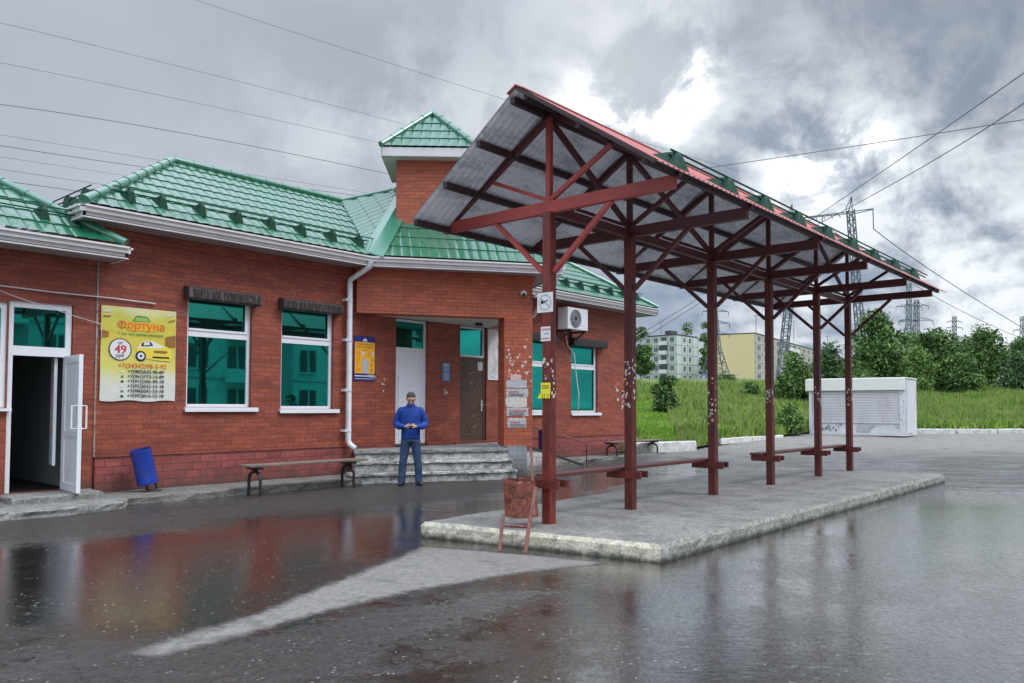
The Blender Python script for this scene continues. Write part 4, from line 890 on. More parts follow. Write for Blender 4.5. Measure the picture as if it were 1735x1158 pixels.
text_into(pr, '12   - 13', .13, O+ux*.04+uz*.495, ux, uz, 3, 'LEFT', .003, .93, lift=.003)
for a in (.185, .43): polyf(pr, O, ux, uz, [(a, .52), (a+.075, .52), (a+.075, .59), (a, .59)], 1, .002); text_into(pr, '00', .05, O+ux*(a+.008)+uz*.54, ux, uz, 2, lift=.004)
for i, (s, q_) in enumerate((('23', '15'), ('7', '9'), ('10', '8'))):
    text_into(pr, s, .09, O+ux*.06+uz*(.39-.10*i), ux, uz, 3, 'LEFT', .002, lift=.003); text_into(pr, q_, .09, O+ux*.42+uz*(.39-.10*i), ux, uz, 2, 'LEFT', .002, lift=.003)
polyf(pr, O, ux, uz, [(.20, .15), (.365, .15), (.365, .445), (.20, .445)], 5, .004)
polyf(pr, O, ux, uz, [(.015, .085), (.33, .085), (.33, .105), (.015, .105)], 1); polyf(pr, O, ux, uz, [(.34, .07), (.52, .07), (.52, .125), (.34, .125)], 5); polyf(pr, O, ux, uz, [(.015, .03), (.52, .03), (.52, .045), (.015, .045)], 5)
pr.build('lettering', mats, hs)
# small blue plate, map board
bs_ = thing('small_blue_sign', (12.6, WY-.02, 2.03), 'small narrow bright blue plate on brick between the white and brown doors', 'sign')
mb = MB(); mb.box(12.48, 12.71, WY-.015, WY-.002, 2.03, 2.45); mb.build('sign_panel', M['sign_blue'], bs_)
pr = MB(); O = Vector((12.48, WY-.016, 2.03))
for i, (a, b, c, d_) in enumerate(((.03, .33, .2, .40), (.05, .24, .19, .31), (.03, .04, .2, .20))): polyf(pr, O, ux, uz, [(a, b), (c, b), (c, d_), (a, d_)], 0)
for z in (.27, .17, .12, .08): polyf(pr, O, ux, uz, [(.04, z), (.19, z), (.19, z+.012), (.04, z+.012)], 1, .002)
pr.build('lettering', [M['paper_grey'], M['sign_navy']], bs_)
mp = thing('map_board', (14.3, WY-.03, 2.1), 'white line drawing map board right of the brown door under the porch', 'notice board')
mb = MB(); mb.box(13.98, 14.85, WY-.03, WY-.004, 2.10, 3.33); mb.build('board', M['paper_white'], mp)
pr = MB(); O = Vector((13.98, WY-.031, 2.10)); r2 = random.Random(4)
def seg(a, b, c, d_, w_=.006, mi=0):
    e = Vector((c-a, d_-b)).normalized(); n_ = Vector((-e.y, e.x))*w_/2; polyf(pr, O, ux, uz, [(a-n_.x, b-n_.y), (c-n_.x, d_-n_.y), (c+n_.x, d_+n_.y), (a+n_.x, b+n_.y)], mi, .0015)
for i in range(26):
    a, b = r2.uniform(.05, .6), r2.uniform(.08, 1.1); L = r2.uniform(.08, .28); an_ = r2.choice([.9, .95, -.7, -.65, 1.0]); seg(a, b, min(.84, a+L*math.cos(an_)), max(.03, min(1.2, b+L*math.sin(an_))))
for i in range(5): seg(.08+.1*i, .15, .35+.1*i, .55, .012, 1)
pts = arc(0, 0, .2, 0, 360, 20)
for p, q_ in zip(pts[:-1], pts[1:]): seg(.35+p[0]*.8, .62+p[2], .35+q_[0]*.8, .62+q_[2])
pr.build('map_lines', [M['ink'], M['paper_grey']], mp)

# pillar posters and scraps
def scrap_poly(r_, n=7, rr=random): return [(r_*rr.uniform(.45, 1)*math.cos(2*math.pi*k/n), r_*rr.uniform(.45, 1.1)*math.sin(2*math.pi*k/n)) for k in range(n)]
r3 = random.Random(9)
PO = dp(S1, -.001)
for k, (s0, s1, z0, z1, mt) in enumerate(((.05, .50, 1.86, 2.02, 'paper_grey'), (.05, .52, 1.66, 1.84, 'paper_grey'), (.04, .50, 1.46, 1.65, 'paper'), (.06, .54, 1.26, 1.44, 'paper_grey'), (.08, .48, 1.02, 1.22, 'paper_grey'), (.14, .36, 2.02, 2.14, 'paper_pink'))):
    mb = MB(); pts = []
    for (a, b) in ((s0, z0), ((s0+s1)/2, z0+r3.uniform(-.02, .02)), (s1, z0), (s1+r3.uniform(-.02, .02), (z0+z1)/2), (s1, z1), ((s0+s1)/2, z1), (s0, z1), (s0-.01, (z0+z1)/2)):
        pts.append(PO+DU*a+Vector((0, 0, b)))
    mb.slab(pts, DN, .002+.0006*k); mats = [M[mt]]
    o = mb.build('poster', mats, st)
    if k in (1, 3, 4):
        pr = MB(); o3 = PO+DU*(s0+.04)+DN*.005+Vector((0, 0, z0+.08)); text_into(pr, ('', 'РАБОТА', '', 'ОБЪЯВЛЕНИЕ', 'ГРАФИК')[k], .07, o3, DU, uz, 0, 'LEFT', .002, .8, lift=.001)
        for i in range(3): polyf(pr, o3, DU, uz, [(0, -.02-.02*i), (.34, -.02-.02*i), (.34, -.012-.02*i), (0, -.012-.02*i)], 1)
        pr.build('printing', [M['ink_red'], M['ink']], o)
sm = MB()
for i in range(46):
    a, z = r3.uniform(.04, .57), r3.gauss(2.25, .28)
    if z < 2.0 or z > 3.0: continue
    polyf(sm, PO+DU*a+DN*.001+Vector((0, 0, z)), DU, uz, scrap_poly(r3.uniform(.012, .05), 7, r3), 0, .001)
for i in range(40): 
    a, z = r3.uniform(-.3, .62), r3.uniform(.98, 2.1); 
    if 0.02 < a < .6: polyf(sm, PO+DU*a+DN*.001+Vector((0, 0, z)), DU, uz, scrap_poly(r3.uniform(.01, .03), 6, r3), 0, .0035)
sm.build('paper_residue', M['paper'], st)['kind'] = 'stuff'
sm = MB()
for i in range(22): polyf(sm, Vector((20.0+r3.gauss(0, .22), WY-.002, 1.75+r3.gauss(0, .28))), ux, uz, scrap_poly(r3.uniform(.03, .11), 7, r3), 0, .001)
for i in range(7): polyf(sm, Vector((10.75+r3.gauss(0, .08), WY-.002, 1.98+r3.gauss(0, .1))), ux, uz, scrap_poly(r3.uniform(.01, .03), 7, r3), 0, .001)
for i in range(6): polyf(sm, Vector((12.58+r3.gauss(0, .05), WY-.002, 1.80+r3.gauss(0, .04))), ux, uz, scrap_poly(r3.uniform(.02, .05), 7, r3), 0, .001)
sm.build('paper_residue', M['paper'], st)['kind'] = 'stuff'

# AC unit, camera, cables
ac = thing('air_conditioner', (17.0, 12.6, 3.47), 'white outdoor air conditioner unit hung on brick right of the porch pillar', 'air conditioner')
mb = MB(); mb.box(16.56, 17.46, 12.42, 12.76, 3.50, 4.08); mb.build('casing', M['ac'], ac, bevel=.015)
mb = MB(); cx, cz = 16.90, 3.79
for r_ in (.24, .20, .16, .12, .08): mb.tube([(cx+r_*math.cos(a/18*2*math.pi), 12.41, cz+r_*math.sin(a/18*2*math.pi)) for a in range(19)], .006, 5)
for a in range(12): mb.tube([(cx+.05*math.cos(a/12*2*math.pi), 12.41, cz+.05*math.sin(a/12*2*math.pi)), (cx+.24*math.cos(a/12*2*math.pi), 12.41, cz+.24*math.sin(a/12*2*math.pi))], .004, 4)
g = mb.build('fan_grille', M['paper_grey'], ac)
mb = MB(); mb.add([(cx+.245*math.cos(a/24*2*math.pi), 12.416, cz+.245*math.sin(a/24*2*math.pi)) for a in range(24)], [tuple(range(24))[::-1]]); mb.build('fan_opening', M['black'], ac)
mb = MB()
for x in (16.68, 17.32): mb.bar((x, WY, 3.47), (x, 12.38, 3.47), .04, .04); mb.bar((x, WY-.02, 3.46), (x, WY-.02, 3.15), .04, .03); mb.bar((x, WY-.03, 3.18), (x, 12.45, 3.45), .03, .03)
mb.build('wall_bracket', M['dark_metal'], ac)
mb = MB(); mb.tube([(16.95, 12.8, 3.5), (17.15, WY-.03, 3.1), (17.42, WY-.05, 2.9), (17.50, WY-.06, 2.3), (17.62, WY-.06, 1.8), (17.60, WY-.05, 1.33)], .014, 6); tag(mb.build('drain_hose', M['paper_white'], None, smooth=True), 'thin pale drain hose hanging across the rightmost window', 'hose')
cc = thing('security_camera', (12.9, 10.75, 3.86), 'white dome security camera at the top corner of the porch pillar', 'camera')
def sphere(mb, c, r_, n=14, m_=10, mi=0, sz=(1, 1, 1)):
    c = Vector(c); vs = [c+Vector((0, 0, r_*sz[2]))]
    for j in range(1, m_):
        for i in range(n): a, b = math.pi*j/m_, 2*math.pi*i/n; vs.append(c+Vector((r_*sz[0]*math.sin(a)*math.cos(b), r_*sz[1]*math.sin(a)*math.sin(b), r_*sz[2]*math.cos(a))))
    vs.append(c-Vector((0, 0, r_*sz[2]))); L = len(vs)-1
    fs = [(0, 1+i, 1+(i+1) % n) for i in range(n)]+[(1+(j-1)*n+i, 1+j*n+i, 1+j*n+(i+1) % n, 1+(j-1)*n+(i+1) % n) for j in range(1, m_-1) for i in range(n)]
    fs += [(L, 1+(m_-2)*n+(i+1) % n, 1+(m_-2)*n+i) for i in range(n)]; mb.add(vs, fs, mi)
c0 = dp(SE-.22, -.07, 3.86); mb = MB(); sphere(mb, c0, .065); mb.fbox(c0+DU*-.05-DN*.07+Vector((0, 0, -.05)), DU*.1, DN*.06, (0, 0, .1)); mb.build('housing', M['paper_white'], cc, smooth=True)
mb = MB(); sphere(mb, c0+DN*.035+Vector((-.01, 0, -.03)), .042); mb.build('lens', M['black'], cc, smooth=True)
c0 = dp(SE+.06, .02, 3.83); cj = thing('cable_box', c0, 'small white junction box and cable coil beside the dome camera', 'junction box'); mb = MB(); sphere(mb, c0+Vector((.03, 0, 0)), .05, sz=(1, 1, .8)); mb.build('box', M['paper_white'], cj)
mb = MB(); mb.tube([c0, c0+Vector((.15, -.05, .05)), c0+Vector((.3, -.02, .12)), c0+Vector((.42, .0, .2))], .03, 8); mb.build('cable_coil', M['paper_grey'], cj)
mb = MB(); mb.tube([(2.2, WY-.03, 3.22), (3.6, WY-.03, 3.16), (4.4, WY-.03, 3.14), (5.3, WY-.03, 3.14), (5.95, WY-.03, 3.12)], .011, 6); tag(mb.build('wall_cable', M['fascia'], None), 'thin beige cable fixed along the brick above the annex door and banner', 'cable')
mb = MB(); mb.tube([(3.4, WY-.03, 3.20), (3.9, WY-.05, 3.02), (4.75, WY-.04, 2.80), (5.1, WY-.03, 2.72), (5.12, WY-.03, 2.5)], .006, 5); tag(mb.build('wall_cable', M['fascia'], None), 'thinner slanting cable sagging across the annex door transom', 'cable')
lm_ = MB(); lm_.fbox((12.9, 12.2, 3.28), (.18, 0, 0), (0, .08, 0), (0, 0, .06)); tag(lm_.build('ceiling_lamp', M['dark_metal'], None, bevel=.01), 'small dark lamp fixture under the white porch ceiling', 'lamp')

# ------------------------------------------------------------------ shelter
XT = [6.92, 8.58, 10.83, 12.9, 15.1, 16.87]; YP = 5.45; SZ = .17
o = rough_prism([(6.08, 6.60), (6.55, 3.83), (17.3, 3.80), (16.72, 7.12)], -.02, SZ, [M['slab_side_grey'], M['slab']], 'platform_slab', None, .006, seg=.09, bev=.022)
me = o.data; me.materials.append(M['slab_side'])
for p in me.polygons:
    if p.normal.x < -.15 and p.normal.z < .9 and p.center.x < 6.75: p.material_index = 2
tag(o, 'raised concrete island slab with limewashed front edge under the shelter', 'platform')
sh = thing('bus_shelter', (12, YP, SZ), 'long open bus shelter of six red posts carrying a corrugated gable roof', 'shelter')
CZ = 3.68
EL, ER, RYs, RZs, ELz = (7.05), (3.72), 5.40, 4.84, 3.66
ERz = 3.715
zl = lambda y_: RZs+(ELz-RZs)*(y_-RYs)/(EL-RYs); zr = lambda y_: RZs+(ERz-RZs)*(y_-RYs)/(ER-RYs)
for k, x in enumerate(XT):
    mb = MB(); mb.bar((x, YP, SZ-.01), (x, YP, CZ-.05), .112, .112, up=(1, 0, 0)); post = mb.build('post', M['red'] if k == 0 else M['red_dark'], sh, bevel=.006)
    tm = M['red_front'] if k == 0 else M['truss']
    mb = MB()
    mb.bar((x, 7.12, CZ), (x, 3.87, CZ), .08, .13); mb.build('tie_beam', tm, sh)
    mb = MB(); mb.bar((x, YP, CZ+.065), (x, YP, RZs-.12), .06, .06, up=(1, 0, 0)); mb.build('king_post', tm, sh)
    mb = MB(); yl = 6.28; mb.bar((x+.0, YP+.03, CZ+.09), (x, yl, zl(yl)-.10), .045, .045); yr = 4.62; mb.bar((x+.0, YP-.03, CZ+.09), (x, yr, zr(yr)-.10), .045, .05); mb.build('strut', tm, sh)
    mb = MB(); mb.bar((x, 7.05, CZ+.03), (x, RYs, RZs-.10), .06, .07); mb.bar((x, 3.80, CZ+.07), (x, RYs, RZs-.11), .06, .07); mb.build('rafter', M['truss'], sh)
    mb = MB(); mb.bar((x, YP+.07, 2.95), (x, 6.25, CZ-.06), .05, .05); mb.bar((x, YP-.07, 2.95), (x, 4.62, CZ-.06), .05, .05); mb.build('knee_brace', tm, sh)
for (a, b) in zip(XT[:-1], XT[1:]):
    mb = MB(); mb.bar((a+.09, YP, CZ-.02), (b-.09, YP, CZ-.02), .07, .10); mb.build('long_beam', M['truss'], sh)
for a, b, up_ in ((0, 1, 0), (1, 2, 0), (2, 3, 1), (3, 4, 1), (4, 5, 0)):
    mb = MB()
    if up_: mb.bar((XT[a]+.03, YP, CZ+.07), (XT[b], YP, RZs-.16), .055, .055)
    else: mb.bar((XT[a], YP, RZs-.16), (XT[b]-.03, YP, CZ+.07), .055, .055)
    mb.build('cross_brace', M['truss'], sh)
X0, X1 = 6.3, 17.35
for y_ in (7.0, 6.5, 5.98, 5.48): mb = MB(); mb.bar((X0+.02, y_, zl(y_)-.055), (X1-.05, y_, zl(y_)-.055), .06, .07); mb.build('purlin', M['purlin'], sh)
for y_ in (5.30, 4.62, 3.86): mb = MB(); mb.bar((X0+.02, y_, zr(y_)-.05), (X1-.05, y_, zr(y_)-.05), .05, .06); mb.build('purlin', M['purlin'], sh)
def corr(yA, zA, yB, zB, off, x0, x1, per=.10, amp=.012, ny=6, sag=0):
    xs = np.arange(x0, x1, per/6); vs = []; d_ = Vector((0, yB-yA, zB-zA)).normalized(); n_ = Vector((1, 0, 0)).cross(d_)
    if n_.z < 0: n_ = -n_
    for j in range(ny+1):
        for i, x in enumerate(xs):
            ph = (x/per) % 1; w_ = amp if ph < .38 else (amp*(1-(ph-.38)/.12) if ph < .5 else (0 if ph < .88 else amp*(ph-.88)/.12))
            q_ = j/ny; p = Vector((x, yA+(yB-yA)*q_, zA+(zB-zA)*q_))+n_*(w_+off); vs.append(p)
    n = len(xs); fs = [(j*n+i, j*n+i+1, (j+1)*n+i+1, (j+1)*n+i) for j in range(ny) for i in range(n-1)]
    if (Vector((1, 0, 0)).cross(d_)).z < 0: fs = [f[::-1] for f in fs]
    return vs, fs
for (yA, zA, yB, zB) in ((EL, ELz, RYs, RZs), (RYs, RZs, ER, ERz)):
    mb = MB(); v_, f_ = corr(yA, zA, yB, zB, .0, X0, X1); mb.add(v_, [q[::-1] for q in f_], 1); v_, f_ = corr(yA, zA, yB, zB, .005, X0, X1); mb.add(v_, f_, 0); mb.build('corrugated_roof', [M['red_sheet'], M['zinc']], sh)
mb = MB(); mb.slab([(X0-.03, RYs+.12, RZs-.035), (X0-.03, RYs, RZs+.03), (X0-.03, RYs-.12, RZs-.035), (X0-.03, RYs-.12, RZs-.05), (X0-.03, RYs, RZs+.015), (X0-.03, RYs+.12, RZs-.05)], (1, 0, 0), X1-X0+.05)
mb.build('ridge_flashing', M['red_sheet'], sh)
mb = MB(); mb.bar((X0-.012, ER, ERz-.01), (X0-.012, RYs, RZs-.01), .016, .035); mb.build('gable_trim', M['purlin'], sh)
nr = Vector((0, -(RZs-ERz), (RYs-ER))).normalized()
sgx = [7.09, 8.25, 9.24, 10.3, 11.39, 12.47, 13.57, 14.72, 15.91]
def sg(x, y_=4.0): return (x, y_, zr(y_)+.02)
nv = Vector((0, (RZs-ERz)/(RYs-ER)*-1, 1))
snow_guard(sh, [sg(x) for x in sgx], sg(6.95), sg(16.8), nv, hgt=.13, wd=.25)
# benches on the shelter posts
for (xs, x0, x1) in ((XT[:3], 7.05, 11.05), (XT[3:], 12.75, 17.1)):
    b = thing('shelter_bench', ((x0+x1)/2, YP+.2, SZ), ('long' if x0 < 10 else 'shorter looking far')+' dark red plank bench fixed to the '+('three nearest' if x0 < 10 else 'three farthest')+' shelter posts', 'bench')
    mb = MB(); mb.box(x0, x1, YP+.08, YP+.30, .655, .695); mb.build('plank', M['red_bench'], b, bevel=.006)
    for x in xs: mb = MB(); mb.box(x-.095, x-.058, YP-.20, YP+.30, .56, .654); mb.box(x+.058, x+.095, YP-.20, YP+.30, .575, .654); mb.build('plank_support', M['red_dark'], b)
    if x0 > 10: continue
# paper on the posts
def post_scraps(x, z0, z1, n, seed, name='paper_residue', mt='paper'):
    rr = random.Random(seed); mb = MB()
    for i in range(n):
        z = rr.uniform(z0, z1); f = rr.random() < .62; r_ = rr.uniform(.008, .030)
        if f: polyf(mb, Vector((x-.0565, YP+rr.uniform(-.04, .04), z)), Vector((0, -1, 0)), uz, scrap_poly(r_, 7, rr), 0, .001+.0004*(i % 5))
        else: polyf(mb, Vector((x+rr.uniform(-.04, .04), YP-.0565, z)), ux, uz, scrap_poly(r_, 7, rr), 0, .001+.0004*(i % 5))
    mb.build(name, M[mt], sh)['kind'] = 'stuff'
post_scraps(XT[0], 1.55, 2.0, 26, 1); post_scraps(XT[1], 1.45, 2.05, 40, 2); post_scraps(XT[2], 1.2, 1.9, 26, 3); post_scraps(XT[3], 1.5, 1.75, 26, 4); post_scraps(XT[4], 1.5, 1.85, 22, 5); post_scraps(XT[5], 1.5, 1.85, 14, 6)
def on_post(name, label, y0, y1, z0, z1, x=XT[0]-.058, mt='paper_white'):
    o_ = thing(name, (x, (y0+y1)/2, z0), label, 'sign'); mb = MB(); mb.box(x-.004, x, y1, y0, z0, z1); mb.build('panel', M[mt], o_); return o_, Vector((x-.0045, y0, z0)), Vector((0, -1, 0))
ns, O, uy = on_post('no_smoking_sign', 'square white no smoking sign high on the nearest shelter post', YP+.12, YP-.10, 2.50, 2.72)
pr = MB(); 
def ring(mb, o_, u, v, r0, r1, mi, n=28, lift=.001):
    o_, u, v = Vector(o_), Vector(u), Vector(v); nn = u.cross(v)*lift
    for k in range(n):
        a, b = 2*math.pi*k/n, 2*math.pi*(k+1)/n
        mb.add([o_+nn+u*r0*math.cos(a)+v*r0*math.sin(a), o_+nn+u*r1*math.cos(a)+v*r1*math.sin(a), o_+nn+u*r1*math.cos(b)+v*r1*math.sin(b), o_+nn+u*r0*math.cos(b)+v*r0*math.sin(b)], [(0, 1, 2, 3)], mi)
ring(pr, O+uy*.11+uz*.11, uy, uz, .075, .09, 1); polyf(pr, O, uy, uz, [(.045, .155), (.055, .165), (.175, .065), (.165, .055)], 1); polyf(pr, O, uy, uz, [(.05, .09), (.15, .125), (.15, .14), (.05, .105)], 0, .002); disc(pr, O+uy*.07+uz*.12, uy, uz, .018, 0, 12, .002)
pr.build('pictogram', [M['ink'], M['paper_grey']], ns)
tk, O, uy = on_post('ticket_sticker', 'small white sticker with red heading below the no smoking sign', YP+.070, YP-.065, 2.18, 2.34)
pr = MB(); text_into(pr, 'КАРТРИДЖИ', .028, O+uy*.006+uz*.12, uy, uz, 0, 'LEFT', .001, .72, lift=.001); text_into(pr, 'т. 8-902', .035, O+uy*.02+uz*.07, uy, uz, 1, 'LEFT', 0, .85, lift=.001); text_into(pr, 'ЗАПРАВКА', .028, O+uy*.006+uz*.02, uy, uz, 0, 'LEFT', .001, .8, lift=.001)
pr.build('lettering', [M['ink_red'], M['sign_blue']], tk)
yn, O, uy = on_post('yellow_notice', 'bright yellow tear-off notice taped to the nearest shelter post', YP+.068, YP-.065, 1.60, 1.72, mt='paper_yellow')
pr = MB()
for k in range(6): a = -.02+.026*k; polyf(pr, O, uy, uz, [(a, .0), (a+.018, .0), (a+.012+.01*(k % 2)-.01*(k < 2), -.055), (a-.004-.02*(k < 2), -.05)], 0, .002)
for z in (.085, .07, .055): polyf(pr, O, uy, uz, [(.015, z), (.115, z), (.115, z+.006), (.015, z+.006)], 1)
pr.build('paper_tabs', [M['paper_yellow'], M['ink']], yn)

# ------------------------------------------------------------------ benches at the wall
def arch_bench(x0, x1, y_, z, label):
    b = thing('street_bench', ((x0+x1)/2, y_, 0), label, 'bench', 'plank benches with arched iron legs along the station wall')
    mb = MB()
    for i in range(3): mb.box(x0-.18, x1+.32, y_-.17+.115*i, y_-.07+.115*i, z, z+.035)
    mb.build('seat_plank', M['wood'], b, bevel=.005)
    for x in (x0, x1):
        mb = MB(); n = 12; w_ = .17
        pts = [(x, y_-w_, 0.0), (x, y_-w_, z-.22)]+[(x, y_-w_*math.cos(math.pi*k/n), z-.22+.14*math.sin(math.pi*k/n)) for k in range(1, n)]+[(x, y_+w_, z-.22), (x, y_+w_, 0.0)]
        mb.tube(pts, .026, 8); mb.box(x-.05, x+.05, y_-.18, y_+.18, z-.045, z-.001); mb.box(x-.03, x+.03, y_-.05, y_+.05, z-.10, z-.046); mb.build('leg', M['dark_metal'], b, smooth=True, auto=40)
arch_bench(7.05, 8.92, 11.63, .47, 'plank bench on arched iron legs below the two large front windows')
arch_bench(18.5, 20.65, 12.35, .47, 'plank bench on arched iron legs near the right end of the station wall')
# handrail beside the ramp
rl = thing('ramp_handrail', (15, 11.8, 0), 'thin rusty handrail with dark lower bar sloping down right of the porch', 'handrail')
pA = at(903, 722, 15.6); pB = at(985, 748, 16.6); pC = atz(994, 790, 0.02)
mb = MB(); mb.tube([at(903, 722, 15.7), at(940, 735, 16.1), at(984, 748, 16.4), Vector((pC.x, pC.y, 1.45-(765-690)/1345*16.5+.02)), pC+Vector((0, 0, .0))], .014, 8); mb.build('rail', M['rust_tube'], rl, smooth=True)
mb = MB(); mb.bar(at(903, 760, 15.4), pC+Vector((-.1, .05, .03)), .04, .05); mb.build('lower_bar', M['dark_metal'], rl)

# bins
def tilt_bin(loc, r_, hgt, tiltv, matn, label, name='litter_bin', stand=True, group=None):
    b = thing(name, loc, label, 'litter bin', group); L = Vector(loc); ax = Vector(tiltv).normalized(); mb = MB(); n = 28
    base = L+Vector((0, 0, .12)); a = ax.cross(Vector((0, 1, 0))).normalized(); c = a.cross(ax)
    rings = [(0, 0), (0, r_*.94), (.01, r_), (hgt*.12, r_*1.015), (hgt*.14, r_), (hgt*.86, r_), (hgt*.88, r_*1.015), (hgt, r_*1.03), (hgt, r_*.97), (hgt*.6, r_*.96), (.05, r_*.95), (.05, 0)]
    vs = []
    for z, rr in rings:
        for k in range(n): an_ = 2*math.pi*k/n; vs.append(base+ax*z+(a*math.cos(an_)+c*math.sin(an_))*max(rr, .001))
    fs = [(j*n+k, j*n+(k+1) % n, (j+1)*n+(k+1) % n, (j+1)*n+k) for j in range(len(rings)-1) for k in range(n)]
    mb.add(vs, fs); mb.build('drum', M[matn], b, smooth=True, auto=35)
    if stand:
        mb = MB(); off = -.02; mb.tube([base+ax*.2+Vector((r_*.75, .02, 0)), L+Vector((r_*.95, .02, .03)), L+Vector((r_*.9, -.0, .0))], .016, 6); mb.tube([L+Vector((-.1, -.08, .012)), L+Vector((r_*1.35, -.03, .012))], .014, 6); mb.tube([L+Vector((.02, .12, .012)), L+Vector((r_*1.35, .06, .012))], .014, 6)
        mb.tube([L+Vector((-.02, 0, .015)), base+Vector((-.02, 0, .02))], .015, 6); mb.build('stand', M['dark_metal'], b)
    return b
lb = tilt_bin((5.72, 12.50, .11), .155, .56, (-.24, .02, 1), 'blue', 'bright blue cylindrical litter bin leaning left against the pink plinth')
tilt_bin((15.5, 12.3, .10), .19, .66, (0, 0, 1), 'navy', 'dark blue litter bin with white mark behind the nearest shelter post')
mb = MB(); o2 = Vector((15.45, 12.107, .45)); polyf(mb, o2, ux, uz, [(-.07, 0), (-.02, .03), (.05, .02), (.08, .06), (.03, .07), (.06, .13), (.0, .16), (-.06, .14), (-.03, .1), (-.08, .07)], 0, 0.004)
mk = mb.build('white_mark', M['paper_white'], bpy.data.objects['litter_bin.001'])
# rusty urn on ladder legs, front of slab
ur = thing('rusty_urn', (6.0, 5.2, 0), 'rusty red steel litter bin tilted on ladder like legs before the slab', 'litter bin')
def swp(px, py, d_): return at(px, py, d_)
du = 8.42
mb = MB(); cb = at(884, 874, du+.12); ct = at(879, 812, du+.12); n = 24; vs = []
axu = (ct-cb); au = Vector(RH); cu_ = axu.normalized().cross(au).normalized(); r1, r0 = .182, .176
prof = [(0, 0), (0, r1), (.3, r1*.97), (.7, r0*.99), (1.0, r0), (1.0, r0*.96), (.1, r1*.93), (.08, 0)]
for q_, rr in prof:
    for k in range(n):
        a = 2*math.pi*k/n; jag = 1+ (rng.uniform(-.08, .02) if q_ == 1.0 else 0)
        vs.append(cb+axu*(q_*jag)+(au*math.cos(a)+cu_*math.sin(a))*max(rr, .002))
mb.add(vs, [(j*n+k, j*n+(k+1) % n, (j+1)*n+(k+1) % n, (j+1)*n+k) for j in range(len(prof)-1) for k in range(n)])
mb.build('drum', M['rust'], ur, smooth=True, auto=35)
mb = MB(); mb.tube([at(846, 935, 7.98), at(853, 872, 8.15)], .018, 8); mb.tube([at(890, 938, 7.92), at(898, 880, 8.05), at(908, 826, 8.2)], .020, 8); mb.tube([at(851, 890, 8.1), at(893, 893, 8.05)], .015, 8); mb.tube([at(905, 874, 8.3), at(900, 760, 8.75)], .014, 8)
mb.build('ladder_leg', M['rust_tube'], ur, smooth=True, auto=40)
mb = MB(); mb.fbox(at(858, 762, 13.6), DU*.36, DN*.04, (0, 0, -.0-.38)) if False else None

# ------------------------------------------------------------------ man
def grown(name, parts, mat_, vox=.012, it=4):
    # one continuous surface grown from lofted rings (x,y,z,rx,ry) and tapering limbs, then voxel-joined
    mb = MB()
    for kind_, data in parts:
        if kind_ == 'loft':
            n = 24; b0 = len(mb.v)
            for (x, y, z, rx, ry) in data: mb.v += [(x+rx*math.copysign(abs(math.cos(2*math.pi*k/n))**.85, math.cos(2*math.pi*k/n)), y+ry*math.copysign(abs(math.sin(2*math.pi*k/n))**.9, math.sin(2*math.pi*k/n)), z) for k in range(n)]
            L_ = len(data); mb.f += [(b0+j*n+k, b0+j*n+(k+1) % n, b0+(j+1)*n+(k+1) % n, b0+(j+1)*n+k) for j in range(L_-1) for k in range(n)]+[tuple(b0+k for k in range(n))[::-1], tuple(b0+(L_-1)*n+k for k in range(n))]
        elif kind_ == 'limb':
            P = [Vector(q[:3]) for q in data]; rs = [q[3] for q in data]; pp, rr = [], []
            for i in range(len(P)-1):
                for k in range(4): f = k/4; pp.append(P[i].lerp(P[i+1], f)); rr.append(rs[i]*(1-f)+rs[i+1]*f)
            pp.append(P[-1]); rr.append(rs[-1]); mb.tube(pp, rr, 14)
            for p_, r_ in zip(P, rs): sphere(mb, p_, r_*.98, 12, 8)
        else: sphere(mb, data[0], data[1], 20, 14, sz=data[2])
    me = bpy.data.meshes.new(name); me.from_pydata(mb.v, [], mb.f); o_ = bpy.data.objects.new(name, me); COL.objects.link(o_)
    m1 = o_.modifiers.new('r', 'REMESH'); m1.mode = 'VOXEL'; m1.voxel_size = vox; m2 = o_.modifiers.new('s', 'SMOOTH'); m2.iterations = it; m2.factor = .5
    dg = bpy.context.evaluated_depsgraph_get(); dg.update(); m3 = bpy.data.meshes.new_from_object(o_.evaluated_get(dg)); bpy.data.objects.remove(o_)
    m3.materials.clear(); m3.materials.append(mat_); m3.polygons.foreach_set('use_smooth', [True]*len(m3.polygons)); m3.polygons.foreach_set('material_index', [0]*len(m3.polygons)); return m3
def link(name, me, parent):
    o_ = bpy.data.objects.new(name, me); COL.objects.link(o_); o_.parent = parent; LOC[o_.name] = Vector(); return o_
mp_ = Vector((9.96, 11.12, 0)); toC = (CAMP-mp_); rzm = math.atan2(toC.y, toC.x)+math.pi/2
man = thing('person', mp_, 'standing man in blue sweater and jeans looking down at a phone by the steps', 'person', rz=rzm)
# local frame: faces -Y, x to his left. Head bowed, forearms folded up to the phone
TI = Matrix.Rotation(R(30), 3, 'X'); HC = Vector((0, -.085, 1.60))
def hp(x, y, z): return HC+TI @ Vector((x, y, z))
hands = []
for s_ in (1, -1):
    w0 = Vector((.125*s_, -.235, 1.085)); palm = Vector((.060*s_, -.285, 1.090))
    hands.append(('limb', [(*w0, .029), (*w0.lerp(palm, .5), .028), (*palm, .033)]))
    for k in range(4):
        st_ = palm+Vector((-.004*s_, -.02, .022-.016*k)); kn = st_+Vector((-(.026-.002*k)*s_, -.026, .006)); tip = kn+Vector((-(.030-.004*abs(k-1))*s_, .006, .006))
        hands.append(('limb', [(*st_, .0098), (*kn, .0092), (*tip, .0078)]))
    st_ = palm+Vector((.008*s_, .0, .022)); kn = st_+Vector((-.022*s_, -.004, .024)); tip = kn+Vector((-.024*s_, -.014, .002)); hands.append(('limb', [(*st_, .012), (*kn, .0105), (*tip, .009)]))
